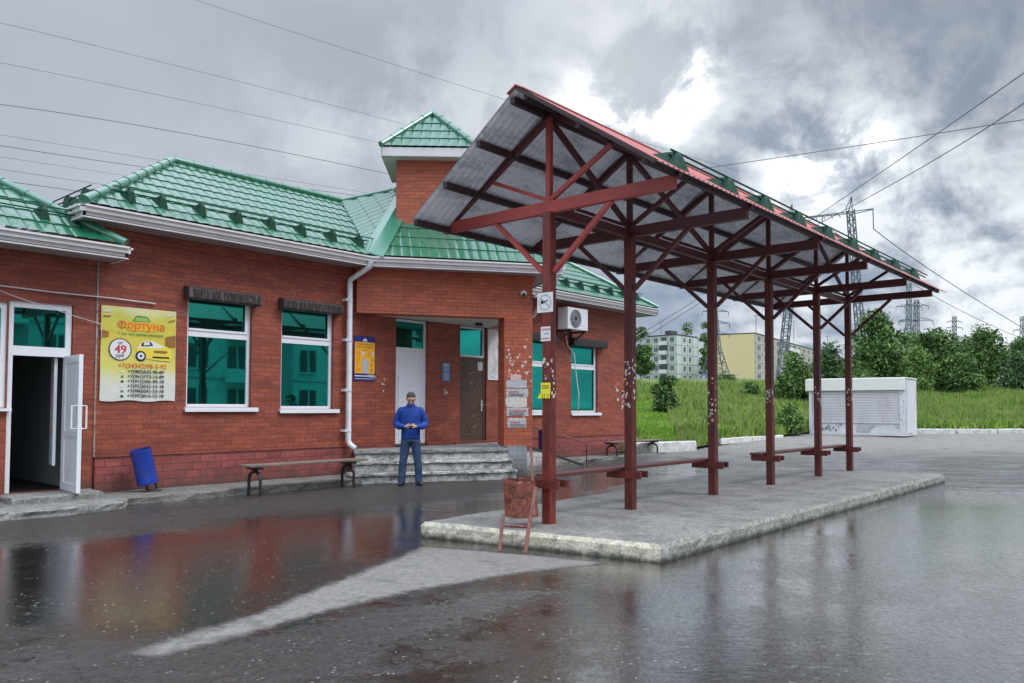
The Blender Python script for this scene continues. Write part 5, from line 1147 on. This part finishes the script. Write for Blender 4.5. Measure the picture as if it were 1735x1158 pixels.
body = grown('body', [('ell', (hp(0, 0, .02), .1, (.80, 1.0, 1.02))), ('ell', (hp(0, -.015, -.05), .075, (.80, .95, .95))), ('ell', (hp(0, -.05, -.085), .035, (1, 1, .8))),
    ('limb', [(*hp(0, -.094, .02), .010), (*hp(0, -.118, -.022), .016)]), ('ell', (hp(.083, .01, -.005), .03, (.4, .7, 1.1))), ('ell', (hp(-.083, .01, -.005), .03, (.4, .7, 1.1))),
    ('ell', (hp(0, -.088, .035), .03, (2.2, .5, .4))), ('ell', (hp(0, -.092, -.060), .012, (2.2, .8, .6))),
    ('limb', [(0, .0, 1.44, .060), (0, -.03, 1.52, .056), (0, -.045, 1.56, .055)]), ('loft', [(0, 0, .95, .14, .09), (0, 0, 1.2, .15, .10), (0, 0, 1.42, .15, .09)]),
    ('limb', [(.15, 0, 1.37, .05), (.232, .025, 1.25, .045), (.264, .035, 1.13, .040), (.21, -.10, 1.086, .036), (.118, -.24, 1.086, .029)]), ('limb', [(-.15, 0, 1.37, .05), (-.232, .025, 1.25, .045), (-.264, .035, 1.13, .040), (-.21, -.10, 1.086, .036), (-.118, -.24, 1.086, .029)]),
    ('limb', [(.09, 0, .95, .075), (.125, -.01, .5, .05), (.155, .02, .08, .038)]), ('limb', [(-.09, 0, .95, .075), (-.125, -.01, .5, .05), (-.155, .02, .08, .038)])]+hands, M['skin'], .0065, 3)
link('body', body, man)
eyes = MB()
for s_ in (-1, 1): sphere(eyes, hp(.031*s_, -.088, .012), .007, 8, 6)
link_m = bpy.data.meshes.new('eye'); link_m.from_pydata(eyes.v, [], eyes.f); link_m.materials.append(M['ink_brown']); link('eyes', link_m, man)
hr = grown('hair', [('ell', (hp(0, .012, .045), .1, (.84, 1.0, .88))), ('ell', (hp(0, .045, .0), .09, (.88, .72, 1.0)))], M['hair'], .009, 2)
link('hair', hr, man)
sw = grown('sweater', [('loft', [(0, .0, .865, .172, .122), (0, .0, .90, .178, .126), (0, 0, 1.02, .176, .124), (0, -.005, 1.18, .182, .128), (0, -.005, 1.30, .190, .128), (0, .0, 1.37, .186, .118), (0, .0, 1.43, .165, .098), (0, -.012, 1.475, .085, .08), (0, -.026, 1.515, .068, .070)]),
    ('limb', [(.170, .005, 1.375, .078), (.232, .025, 1.26, .076), (.268, .035, 1.13, .068), (.215, -.10, 1.085, .062), (.118, -.24, 1.086, .042)]),
    ('limb', [(-.170, .005, 1.375, .078), (-.232, .025, 1.26, .076), (-.268, .035, 1.13, .068), (-.215, -.10, 1.085, .062), (-.118, -.24, 1.086, .042)]),
    ('loft', [(0, .0, .86, .180, .129), (0, 0, .885, .182, .131)])], M['sweater'], .0085, 4)
link('sweater', sw, man)
jn = grown('jeans', [('loft', [(0, 0, .80, .155, .115), (0, .0, .88, .170, .118), (0, 0, .98, .155, .105)])]+[('limb', [(.082*s_, .0, .84, .098), (.105*s_, -.008, .66, .090), (.130*s_, -.018, .48, .074), (.146*s_, .002, .30, .072), (.158*s_, .012, .12, .068), (.160*s_, .010, .055, .070)]) for s_ in (1, -1)], M['jeans'], .009, 3)
link('jeans', jn, man)
for s_ in (1, -1):
    link('shoe', grown('shoe', [('limb', [(.158*s_, .05, .045, .044), (.165*s_, -.04, .046, .046), (.182*s_, -.12, .038, .040), (.196*s_, -.175, .033, .033)])], M['shoe'], .008, 3), man)
ph_ = MB(); ph_.fbox((-.038, -.345, 1.085), (.076, 0, 0), (0, .04, .135*.0+.0), (0, 0, .01)); ph_ = MB(); ph_.fbox((-.037, -.36, 1.095), (.074, 0, 0), (0, .11, -.055), (0, .004, .009))
po = thing('phone', (0, 0, 0), 'small black phone held in the hands of the standing man', 'phone', rz=rzm); po.location = mp_
ph_.build('phone_body', M['black'], po, bevel=.003)

# ------------------------------------------------------------------ kiosk
kd = 33.3; kf = float(road_z(np.array(kd)))
def kp(px, d_): l = (px-867.5)/FPX*d_; q_ = FH*d_+RH*l; return Vector((q_.x, q_.y, kf))
kA, kB = kp(1371, 35.0), kp(1533, 32.6); ku = (kB-kA).normalized(); kn = Vector((-ku.y, ku.x, 0)); kn = kn if kn.dot(FH) > 0 else -kn
KW = (kB-kA).length; KD = 2.15; KH = 2.42
ks = thing('kiosk', (kA+kB)/2, 'closed white market kiosk with roller shutter front standing before the bushes', 'kiosk')
M['kiosk'] = mat('kiosk_paint', (.66, .66, .68), .5, var=.05, vs=2, dirt=(.40, .38, .36), dirt_amt=.4, ds=1.5, streak=(2, 2, .5)); M['kiosk_trim'] = mat('kiosk_trim', (.74, .74, .68), .5, var=.05)
def kb(mb, s0, s1, d0, d1, z0, z1, mi=0): mb.fbox(kA+ku*s0+kn*d0+Vector((0, 0, z0)), ku*(s1-s0), kn*(d1-d0), (0, 0, z1-z0), mi)
mb = MB(); kb(mb, 0, KW, .02, KD, .02, KH-.02); mb.build('body', M['kiosk'], ks)
mb = MB(); kb(mb, -.12, KW+.02, -.13, 0.018, KH-.50, KH); kb(mb, -.10, KW+.04, .02, KD+.04, KH-.018, KH+.03); mb.build('roof_fascia', M['kiosk_trim'], ks, bevel=.01)
mb = MB(); ns_ = 19
for i in range(ns_):
    z = .62+i*(1.28/ns_); kb(mb, .16, KW-.22, -.008, .019, z, z+1.28/ns_-.022); kb(mb, .16, KW-.22, .0, .019, z+1.28/ns_-.0215, z+1.28/ns_-.001, 1)  # darker strips between slats: shade of the gaps put in as colour
mb.build('roller_shutter', [M['kiosk'], M['soffit']], ks)
mb = MB(); kb(mb, 0, .14, -.035, .018, .02, KH-.53); kb(mb, KW-.20, KW, -.035, .018, .02, KH-.53); kb(mb, .14, KW-.20, -.03, .018, .02, .14); kb(mb, .14, KW-.20, -.028, .018, .54, .60); mb.build('frame', M['kiosk'], ks)
mb = MB(); kb(mb, KW, KW+.03, .35, 1.5, .12, 2.0); kb(mb, KW, KW+.05, .08, .2, .02, 2.35); mb.build('side_door', M['kiosk'], ks)
mb = MB(); rk = random.Random(3)
def kpatch(pts, mi=0, lift=.03): polyf(mb, kA-kn*lift, ku, uz, pts, mi, .002)
kpatch([(1.95, .16), (2.45, .16), (2.5, .34), (2.85, .52), (2.2, .40), (2.0, .50)], 0); kpatch([(KW-.42, .40), (KW-.24, .36), (KW-.25, .5)], 0)
for i in range(34): x_, z_ = rk.uniform(.2, 1.5), rk.uniform(.16, .5); kpatch([(x_+a, z_+b) for a, b in scrap_poly(rk.uniform(.02, .07), 6, rk)], 1, .018+.001*(i % 4))
for i in range(12): x_, z_ = rk.uniform(KW-.18, KW-.02), rk.uniform(.2, 2.0); kpatch([(x_+a, z_+b) for a, b in scrap_poly(rk.uniform(.02, .05), 6, rk)], 1, .034)
mb.build('peeled_paint', [M['paper_grey'], M['slab']], ks)

# ------------------------------------------------------------------ trees and bushes
def leaf_mat(name, a, b_, c_):
    m_ = grass_mat(name, a, b_, c_, .9); return m_
LM = {'dark': leaf_mat('dark_foliage', (.04, .09, .028), (.085, .165, .045), (.15, .24, .075)), 'mid': leaf_mat('mid_foliage', (.07, .145, .035), (.135, .235, .06), (.22, .33, .10)),
      'lite': leaf_mat('light_foliage', (.12, .22, .05), (.19, .32, .075), (.26, .38, .11)), 'blue': leaf_mat('grey_foliage', (.055, .115, .055), (.10, .17, .08), (.14, .22, .10)), 'bark': mat('bark', (.09, .07, .055), .9, var=.3)}
def hit(px, py, want):
    hit.want = want
    if want > 58: return want
    r_ = ray(px, py)
    for d_ in np.arange(kerb_d(px)+.3, 70, .25):
        l_ = (px-867.5)/FPX*d_
        if hill_z(np.array(d_), np.array(l_)) >= CAMP.z+r_.z*d_: return float(d_)
    return want
def plant(name, px, ytop, ybase, wpx, d_, n, leaf, kind, label, cat, lobes=9, group=None, trunk=True, depth=1.0):
    d_ = hit(px, ybase, d_); l_ = (px-867.5)/FPX*d_; q_ = FH*d_+RH*l_
    zt = CAMP.z+ray(px, ytop).z*d_; zb_ = float(hill_z(np.array(d_), np.array(l_)))-.05; ybase = ybase if abs(d_-hit.want) > 1e-6 else min(760, ytop+(zt-zb_)/d_*FPX)
    base = Vector((q_.x, q_.y, min(zb_, zt-.3))); H = (ybase-ytop)/FPX*d_; W = wpx/FPX*d_
    root = thing(name, base, label, cat, group); rg = np.random.default_rng(int(px*7+ytop))
    # lobes: centre (x,y,z,r)
    Ls = []
    for i in range(lobes*2):
        a = rg.uniform(0, 2*math.pi); rr = W*.5*rg.uniform(.0, .72); z = H*rg.uniform(.10, .88); k = 1-abs(z/H-.40)*.9
        Ls.append((math.cos(a)*rr*k, math.sin(a)*rr*k*depth, z, W*rg.uniform(.09, .22)*max(.5, k)))
    Ls.append((0, 0, H*.86, W*.16)); Ls.append((0, 0, H*.45, W*.26)); Ls.append((W*.12, 0, H*.2, W*.26)); Ls.append((-W*.14, 0, H*.25, W*.24))
    Ls = np.array(Ls); wts = Ls[:, 3]**2; wts = wts/wts.sum(); idx = rg.choice(len(Ls), n, p=wts)
    dv = rg.normal(0, 1, (n, 3)); dv /= np.linalg.norm(dv, axis=1)[:, None]; rad = rg.uniform(.25, 1.0, n)**.45*rg.choice([1, 1, 1.12, 1.4], n)
    c = Ls[idx, :3]+dv*(Ls[idx, 3]*rad)[:, None]*np.array([1, 1, .85]); c[:, 2] = np.clip(c[:, 2], .02*H, H*1.02)
    s_ = leaf*rg.uniform(.35, 1.0, n)*rg.choice([1, 1, 1.6], n); a1 = rg.normal(0, 1, (n, 3)); a1 /= np.linalg.norm(a1, axis=1)[:, None]; a2 = np.cross(a1, rg.normal(0, 1, (n, 3))); a2 /= np.linalg.norm(a2, axis=1)[:, None]
    v = np.stack([c-a1*s_[:, None], c+a2*(s_*.5)[:, None], c+a1*s_[:, None], c-a2*(s_*.5)[:, None]], 1)
    pal = {'dark': ['dark', 'mid'], 'mid': ['mid', 'dark'], 'lite': ['lite', 'mid'], 'blue': ['blue', 'dark']}[kind]
    lob_m = rg.random(len(Ls)) < .35; mi = (lob_m[idx] ^ (rg.random(n) < .22)).astype(int); mi[(rg.random(n) < .10)] = 2
    fast_mesh('crown', v, np.arange(n*4).reshape(n, 4), [LM[p] for p in pal]+[LM['lite']], mi, root)
    tm = MB(); tm_r = max(.03, W*.02)
    tm.tube([(0, 0, -.1), (W*.01, 0, H*.3), (-W*.015, 0, H*.6), (0, 0, H*.85)], [tm_r, tm_r*.8, tm_r*.5, tm_r*.15], 7)
    for i in range(min(7, lobes)):
        L_ = Ls[i]; tm.tube([(0, 0, H*.18+H*.05*i), (L_[0]*.5, L_[1]*.5, L_[2]*.75), (L_[0], L_[1], L_[2])], [tm_r*.5, tm_r*.35, tm_r*.12], 5)
    me = bpy.data.meshes.new('trunk'); me.from_pydata(tm.v, [], tm.f); me.materials.append(LM['bark']); o_ = bpy.data.objects.new('trunk', me); COL.objects.link(o_); o_.parent = root
    return root
plant('bush', 1128, 637, 700, 62, 46, 4200, .09, 'dark', 'round dark green bush on the slope below the pale apartment block', 'bush')
plant('bush', 1272, 648, 676, 46, 56, 2400, .10, 'mid', 'low dark bush on the crest below the yellow end wall', 'bush')
plant('bush', 1230, 636, 654, 60, 66, 1500, .10, 'blue', 'low reddish tinged scrub at the foot of the yellow end wall', 'bush')
plant('tree', 1346, 598, 682, 92, 50, 6500, .12, 'mid', 'bushy young tree standing directly left of the white kiosk', 'tree', 12)
plant('bush', 1338, 690, 742, 74, 31.6, 4200, .075, 'lite', 'bright large leaved bush growing over the kerb left of the kiosk', 'bush', 10)
plant('tree', 1086, 548, 655, 52, 95, 4500, .2, 'dark', 'tall narrow dark tree left of the pale apartment block', 'tree', 12)
plant('tree', 1166, 540, 600, 52, 262, 2600, .45, 'dark', 'treetop rising behind the roof of the pale apartment block', 'tree', 7)
plant('tree', 1196, 536, 650, 34, 205, 2600, .38, 'dark', 'dark narrow tree between the pale block and the yellow end wall', 'tree', 9)
plant('tree', 1488, 527, 664, 150, 62, 12000, .16, 'mid', 'tallest bushy tree directly behind the white kiosk', 'tree', 18)
plant('tree', 1410, 580, 660, 86, 68, 5200, .15, 'blue', 'grey green tree left of the tallest tree behind the kiosk', 'tree', 10)
plant('tree', 1588, 556, 664, 120, 56, 10000, .14, 'mid', 'dense tree at the right corner of the kiosk roof', 'tree', 16)
plant('tree', 1668, 552, 656, 110, 64, 9000, .15, 'dark', 'dark wide tree between the kiosk tree and the photo edge', 'tree', 16)
plant('bush', 1556, 585, 668, 84, 50, 6000, .12, 'lite', 'lighter green bush in front of the dense tree right of the kiosk', 'bush', 12)
plant('bush', 1628, 600, 668, 90, 50, 6000, .12, 'mid', 'rounded bush in front of the dark wide tree', 'bush', 12)
plant('bush', 1728, 596, 668, 84, 52, 6000, .12, 'blue', 'grey green bush touching the right photo edge', 'bush', 12)
plant('tree', 1800, 560, 668, 110, 60, 6000, .15, 'mid', 'tree just past the right photo edge', 'tree', 12)
plant('tree', 1640, 572, 668, 120, 74, 7000, .15, 'mid', 'broad green tree filling the gap between the dense and the dark wide tree', 'tree', 14)
plant('tree', 1735, 572, 668, 110, 72, 6000, .15, 'dark', 'dark tree behind the grey green bush at the photo edge', 'tree', 14)
plant('tree', 1540, 560, 668, 100, 76, 6000, .15, 'dark', 'dark tree behind the lighter green bush right of the kiosk roof', 'tree', 14)
plant('bush', 1450, 620, 668, 90, 52, 4500, .12, 'dark', 'dark bush behind the kiosk shutter roof', 'bush', 9)

# ------------------------------------------------------------------ far apartment blocks
M['panel_green'] = mat('pale_green_panel', (.42, .47, .43), .8, var=.08, vs=.3, dirt=(.30, .33, .30), dirt_amt=.5, ds=.3); M['panel_end'] = mat('pale_end_panel', (.50, .56, .53), .8, var=.06, vs=.3)
M['panel_beige'] = mat('beige_panel', (.45, .42, .37), .8, var=.10, vs=.3, dirt=(.30, .27, .24), dirt_amt=.6, ds=.4); M['yellow_wall'] = mat('yellow_insulated_wall', (.66, .54, .30), .85, var=.04, vs=.1)
M['dark_win'] = mat('dark_window', (.05, .06, .075), .15, var=.3, vs=.5); M['dark_win'].use_fake_user = False; M['balcony_white'] = mat('balcony_panel', (.62, .62, .60), .7, var=.1, vs=.5); M['seam'] = mat('panel_seam', (.13, .14, .13), .8); M['roof_dark'] = mat('flat_roof', (.06, .06, .065), .9)
def dpt(px, d_, z): l = (px-867.5)/FPX*d_; q_ = FH*d_+RH*l; return Vector((q_.x, q_.y, z))
def face_grid(root, a, b, zb, H, rows, cols, wmat, win, nm_wall, skip=(), balc=(), off=.12):
    # facade from a to b (Vectors, xy); one wall, windows as parts
    u = (b-a); L = u.length; u.normalize(); n_ = Vector((u.y, -u.x, 0)); n_ = n_ if n_.dot(-FH) > 0 else -n_
    mb = MB(); fl = H/rows
    for r_ in range(1, rows+1): mb.fbox(a+n_*.02+Vector((0, 0, zb+fl*r_-.1)), u*L, n_*.03, (0, 0, .09))
    for c_ in range(cols+1): mb.fbox(a+u*(L*c_/cols-.05)+n_*.02+Vector((0, 0, zb)), u*.1, n_*.025, (0, 0, H))
    mb.build('panel_joint', M['seam'], root)
    for r_ in range(rows):
        for c_ in range(cols):
            if (r_, c_) in skip or c_ in skip: continue
            s0 = L*(c_+.5)/cols; z0 = zb+fl*r_+fl*.32; bal = c_ in balc; w_ = L/cols*(.86 if bal else win); mb = MB(); dd_ = 1.1 if bal else 0
            if bal:
                mb.fbox(a+u*(s0-w_/2)+Vector((0, 0, zb+fl*r_)), u*w_, n_*dd_, (0, 0, fl*.42)); pb = mb.build('balcony', M['balcony_white'], root)
                if r_ % 2: m2 = MB(); [m2.fbox(a+u*(s0-w_/2+w_*(k+.08)/4)+Vector((0, 0, zb+fl*r_+fl*.46)), u*(w_*.2), n_*1.05, (0, 0, fl*.42)) for k in range(4)]; m2.build('balcony_glazing', M['dark_win'], pb)
                m2 = MB(); m2.fbox(a+u*(s0-w_*.4)+n_*.03+Vector((0, 0, zb+fl*r_+fl*.44)), u*w_*.8, n_*.03, (0, 0, fl*.42)); m2.build('balcony_recess', M['dark_win'], pb)
            else:
                mb.fbox(a+u*(s0-w_/2)+n_*.02+Vector((0, 0, z0)), u*w_, n_*.05, (0, 0, fl*.5)); mb.fbox(a+u*(s0-.03)+n_*.07+Vector((0, 0, z0)), u*.09, n_*.03, (0, 0, fl*.5), 1); mb.fbox(a+u*(s0-w_/2-.05)+n_*.07+Vector((0, 0, z0-.1)), u*(w_+.1), n_*.06, (0, 0, .1), 1)
                mb.build('window', [M['dark_win'], M['balcony_white']], root)
def block(name, pts, zb, H, walls, label, faces, wallmats):
    root = thing(name, sum(pts, Vector())/len(pts), label, 'building'); LOC[root.name].z = 0; root.location.z = 0
    N = len(pts)
    for i in range(N):
        a, b = pts[i], pts[(i+1) % N]; u = (b-a).normalized(); cen = sum(pts, Vector())/N; n_ = Vector((u.y, -u.x, 0)); n_ = n_ if n_.dot((a+b)/2-cen) > 0 else -n_
        mb = MB(); mb.fbox(Vector((a.x, a.y, zb-6)), b-a, -n_*.3, (0, 0, H+6)); mb.build('wall', M[wallmats[i]], root)
    mb = MB(); mb.prism([(p.x, p.y) for p in pts], zb+H, zb+H+.35); mb.box(pts[0].x*.5+pts[2].x*.5-2, pts[0].x*.5+pts[2].x*.5+2, pts[0].y*.5+pts[2].y*.5-1, pts[0].y*.5+pts[2].y*.5+1, zb+H+.3, zb+H+2); mb.build('roof', M['roof_dark'], root)
    for f in faces: face_grid(root, *f)
    return root
d1 = 235; z1 = EYE+(690-648)/FPX*d1; H1 = 14.2
a_, b_, c_ = dpt(1092, 243, 0), dpt(1146, 235, 0), dpt(1183, 245, 0); e_ = a_+(c_-b_)
block('apartment_block', [a_, b_, c_, e_], z1, H1, None, 'pale green five storey panel block with white balconies beyond the grass hill',
      [(a_, b_, z1, H1, 5, 4, None, .42, '', (), (2, ) , .1), (b_, c_, z1, H1, 5, 4, None, .34, '', (0, 3), ())], ['panel_green', 'panel_end', 'panel_green', 'panel_green'])
d2 = 225; z2 = EYE+(690-645)/FPX*d2; H2 = EYE+(690-564)/FPX*d2-z2
a_, b_, c_ = dpt(1206, 232, 0), dpt(1281, 225, 0), dpt(1436, 345, 0); e_ = a_+(c_-b_)
block('apartment_block', [a_, b_, c_, e_], z2, H2, None, 'long beige panel block with windowless yellow end wall beyond the grass hill',
      [(b_, c_, z2, H2, 5, 20, None, .42, '', (), (5, 6, 12, 13, 18))], ['yellow_wall', 'panel_beige', 'panel_beige', 'panel_beige'])
# roof antennas
for k, (px, y0, y1, d_) in enumerate(((1120, 566, 545, 240), (1281, 563, 535, 226), (1345, 580, 545, 290), (1402, 600, 570, 320))):
    mb = MB(); p, q_ = at(px, y0, d_), at(px, y1, d_); mb.tube([p, q_], .10, 5); mb.tube([q_-RH*.9, q_+RH*.9], .07, 4)
    tag(mb.build('roof_antenna', M['lattice'], None), ('thin mast on the roof of the pale green block', 'thin mast at the corner of the yellow end wall', 'first thin mast along the long beige block', 'second thin mast far along the long beige block')[k], 'antenna')
# pale block behind the camera, the one mirrored in the tinted windows
M['mirror_band'] = mat('mirrored_block_band', (.30, .32, .31), .8, var=.1)
rb = thing('apartment_block', (25, -22, 0), 'pale apartment block mirrored in the green tinted station windows', 'building')
mb = MB(); mb.box(4, 46, -32, -22, -.3, 15); [mb.box(4.5+k*8.25, 6.9+k*8.25, -22, -21.6, -.3, 15.3, 1) for k in range(5)]; [mb.box(4, 46, -21.999, -21.975, .35+2.8*k, .5+2.8*k, 1) for k in range(6)]; mb.build('wall', [mat('mirrored_block_wall', (.62, .64, .60), .8, var=.25, vs=.3, dirt=(.40, .41, .39), dirt_amt=.6, ds=.5), M['mirror_band']], rb)
for r_ in range(5):
    for c_ in range(15):
        mb = MB(); x = 5+c_*2.75; mb.box(x, x+1.3, -21.98, -21.9, 1.1+2.8*r_, 2.6+2.8*r_, 0); mb.box(x-.12, x+1.42, -21.97, -21.86, .98+2.8*r_, 1.09+2.8*r_, 1); mb.box(x+.6, x+.7, -21.899, -21.87, 1.1+2.8*r_, 2.6+2.8*r_, 1)
        if (c_ % 5) == 3: mb.box(x-.3, x+1.7, -21.8, -20.9, .2+2.8*r_, 1.0+2.8*r_, 1)
        mb.build('window', [M['dark_win'], M['balcony_white']], rb)
tr_ = thing('tree', (21, -14, 0), 'leafy street tree mirrored in the station windows', 'tree'); mb = MB(); mb.tube([(21, -14, 0), (21.1, -14, 3), (20.8, -14, 6.5), (21, -14, 9)], [.22, .18, .12, .04], 8)
for a in range(9): an_ = a*2.1; z = 3+a*.55; mb.tube([(21, -14, z), (21+math.cos(an_)*1.6, -14+math.sin(an_)*1.6, z+1.5)], [.08, .03], 5)
mb.build('trunk', LM['bark'], tr_)

# ------------------------------------------------------------------ pylons and wires
def lattice_leg(mb, p, q_, w0, w1, n, r_):
    p, q_ = Vector(p), Vector(q_); cs = []
    for i in range(n+1):
        k = i/n; c = p+(q_-p)*k; w_ = (w0+(w1-w0)*k)/2; cs.append([c+RH*sx*w_+FH*sy*w_ for sx, sy in ((-1, -1), (1, -1), (1, 1), (-1, 1))])
    for j in range(4): mb.bar(cs[0][j], cs[-1][j], r_, r_)
    for i in range(n):
        for j in range(4):
            a, b = (j, (j+1) % 4) if i % 2 else ((j+1) % 4, j); mb.bar(cs[i][a], cs[i+1][b], r_*.6, r_*.6)
            if i % 2 == 0: mb.bar(cs[i][j], cs[i][(j+1) % 4], r_*.55, r_*.55)
pw = .16
p1 = thing('power_pylon', at(1395, 640, 130), 'largest power pylon, portal of two leaning lattice legs above the shelter roof', 'pylon')
mb = MB(); lattice_leg(mb, at(1462, 620, 130), at(1441, 356, 130), 1.15, .9, 30, pw); mb.build('lattice_leg', M['lattice'], p1)
mb = MB(); lattice_leg(mb, at(1322, 650, 130), at(1352, 372, 130), 1.15, .9, 30, pw); mb.build('lattice_leg', M['lattice'], p1)
mb = MB(); 
for a, b in ((at(1320, 374, 130), at(1480, 354, 130)), (at(1320, 374, 130), at(1441, 362, 130)), (at(1441, 364, 130), at(1480, 355, 130))): mb.bar(a, b, .14, .14)
for i in range(18):
    x = 1322+i*6.6; yb = 373-(x-1322)*.092; mb.bar(at(x, yb-1, 130), at(x+3.3, yb+ (6 if i % 2 else -1), 130), .08, .08)
mb.build('crossarm', M['lattice'], p1)
for px, py in ((1443, 333), (1342, 346)):
    mb = MB(); c = 356 if px > 1400 else 370
    for dx_ in (-7, 0, 5): mb.bar(at(px-4+dx_*1.0, c, 130), at(px, py, 130), .12, .12)
    mb.build('peak', M['lattice'], p1)
mb = MB(); mb.tube([at(1479, 355, 130), at(1480, 388, 130)], .09, 5); mb.tube([at(1393, 366, 130), at(1393, 378, 130)], .09, 5); mb.build('insulator', M['lattice'], p1)
def pylon(px, ytop, ybase, d_, wb, arms, label, wt=.25, n=14, thick=.16):
    b, t_ = at(px, ybase, d_), at(px, ytop, d_); root = thing('power_pylon', b, label, 'pylon'); mb = MB()
    k = .42; m_ = b+(t_-b)*k; lattice_leg(mb, b, m_, wb, wb*.34, n//2, thick); lattice_leg(mb, m_, t_, wb*.34, wt, n//2+4, thick*.8); mb.build('lattice_leg', M['lattice'], root)
    for (ya, wa) in arms:
        mb = MB(); c = at(px, ya, d_); w_ = wa/FPX*d_; up_ = Vector((0, 0, w_*.22))
        for s_ in (-1, 1):
            mb.bar(c, c+RH*s_*w_, thick*.8, thick*.8); mb.bar(c+up_, c+RH*s_*w_, thick*.7, thick*.7); mb.bar(c+RH*s_*w_*.5, c+RH*s_*w_*.5+up_*.5, thick*.6, thick*.6); mb.tube([c+RH*s_*w_, c+RH*s_*w_-Vector((0, 0, w_*.32))], thick*.45, 4)
        mb.build('crossarm', M['lattice'], root)
pylon(1212, 512, 648, 150, 5.0, ((528, 22), (548, 24), (566, 24)), 'lattice pylon with three crossarms before the yellow end wall')
pylon(1540, 480, 600, 190, 2.8, ((520, 22), (545, 18)), 'left mast of the twin lattice pylons behind the tallest tree', .8)
pylon(1553, 508, 600, 190, 2.8, ((518, 20), (543, 28)), 'right mast of the twin lattice pylons behind the tallest tree', .8)
pylon(1617, 536, 600, 230, 2.6, ((545, 12), (556, 14)), 'short distant pylon behind the trees between the twin masts and photo edge', .8)
pylon(1733, 536, 640, 200, 2.8, ((560, 16), (578, 18)), 'distant pylon cut by the right photo edge', .8)
WL = [((-40, -20), (300, 0), (862, 180)), ]
def wire(pts, r_, label, n=16, sag=0):
    # pts: (px,py,depth) control points; smooth through them
    P = [at(*p) for p in pts]; out_ = []
    for i in range(n+1):
        s_ = i/n*(len(P)-1); k = min(int(s_), len(P)-2); f = s_-k
        if len(P) == 3:
            q_ = i/n; L0, L1, L2 = (q_-.5)*(q_-1)*2, -4*q_*(q_-1), 2*q_*(q_-.5); out_.append(P[0]*L0+P[1]*L1+P[2]*L2)
        else: out_.append(P[k].lerp(P[k+1], f)-Vector((0, 0, sag*4*(i/n)*(1-i/n))))
    mb = MB(); mb.tube(out_, r_, 5); tag(mb.build('power_line', M['wire'], None), label, 'power line', 'power lines across the sky')
wire([(-60, -135, 55), (600, 88, 70), (1250, 290, 85)], 0.017, 'faint highest power line running from the top edge down to the shelter peak')
wire([(-60, 25, 55), (340, 122, 65), (740, 225, 80)], 0.016, 'faint power line second from the top, ending behind the turret roof')
wire([(-60, 95, 55), (310, 170, 65), (700, 255, 80)], 0.016, 'faint power line third from the top, ending behind the turret roof')
wire([(-60, 170, 50), (310, 226, 60), (700, 304, 72)], 0.025, 'dark power line meeting the turret just below its eave')
wire([(-60, 219, 60), (290, 275, 70), (680, 336, 84)], 0.016, 'faint power line directly above the ridge apex of the station')
wire([(-60, 237, 52), (290, 290, 62), (680, 341, 74)], 0.024, 'dark power line passing behind the station ridge apex')
wire([(-60, 258, 60), (100, 281, 66), (320, 315, 74)], 0.014, 'faint power line between the two lowest dark lines at left')
wire([(-60, 278, 56), (100, 302, 60), (320, 335, 66)], 0.017, 'second power line above the annex roof at left')
wire([(-60, 300, 50), (80, 317, 54), (300, 350, 60)], 0.023, 'lowest power line above the annex roof at left')
wire([(1900, 176, 60), (1500, 240, 75), (1150, 292, 90)], .036, 'power line crossing the right sky nearly level to the shelter ridge')
wire([(1342, 395, 128), (1560, 246, 90), (1860, 35, 50)], .050, 'steep power line from the portal pylon to upper right, upper of the pair')
wire([(1290, 430, 128), (1560, 285, 90), (1860, 82, 50)], .050, 'steep power line from the portal pylon to upper right, lower of the pair')
wire([(1480, 388, 130), (1610, 480, 160), (1760, 572, 200)], .075, 'power line falling right from the portal pylon arm tip')
wire([(1393, 378, 130), (1600, 512, 170), (1760, 585, 205)], .06, 'fainter power line below the one from the arm tip')
wire([(1180, 508, 60), (1120, 545, 45), (1050, 585, 34)], .03, 'upper of two short cables leaving the right corner of the station')
wire([(1185, 514, 60), (1120, 555, 45), (1050, 597, 34)], .03, 'lower of two short cables leaving the right corner of the station')
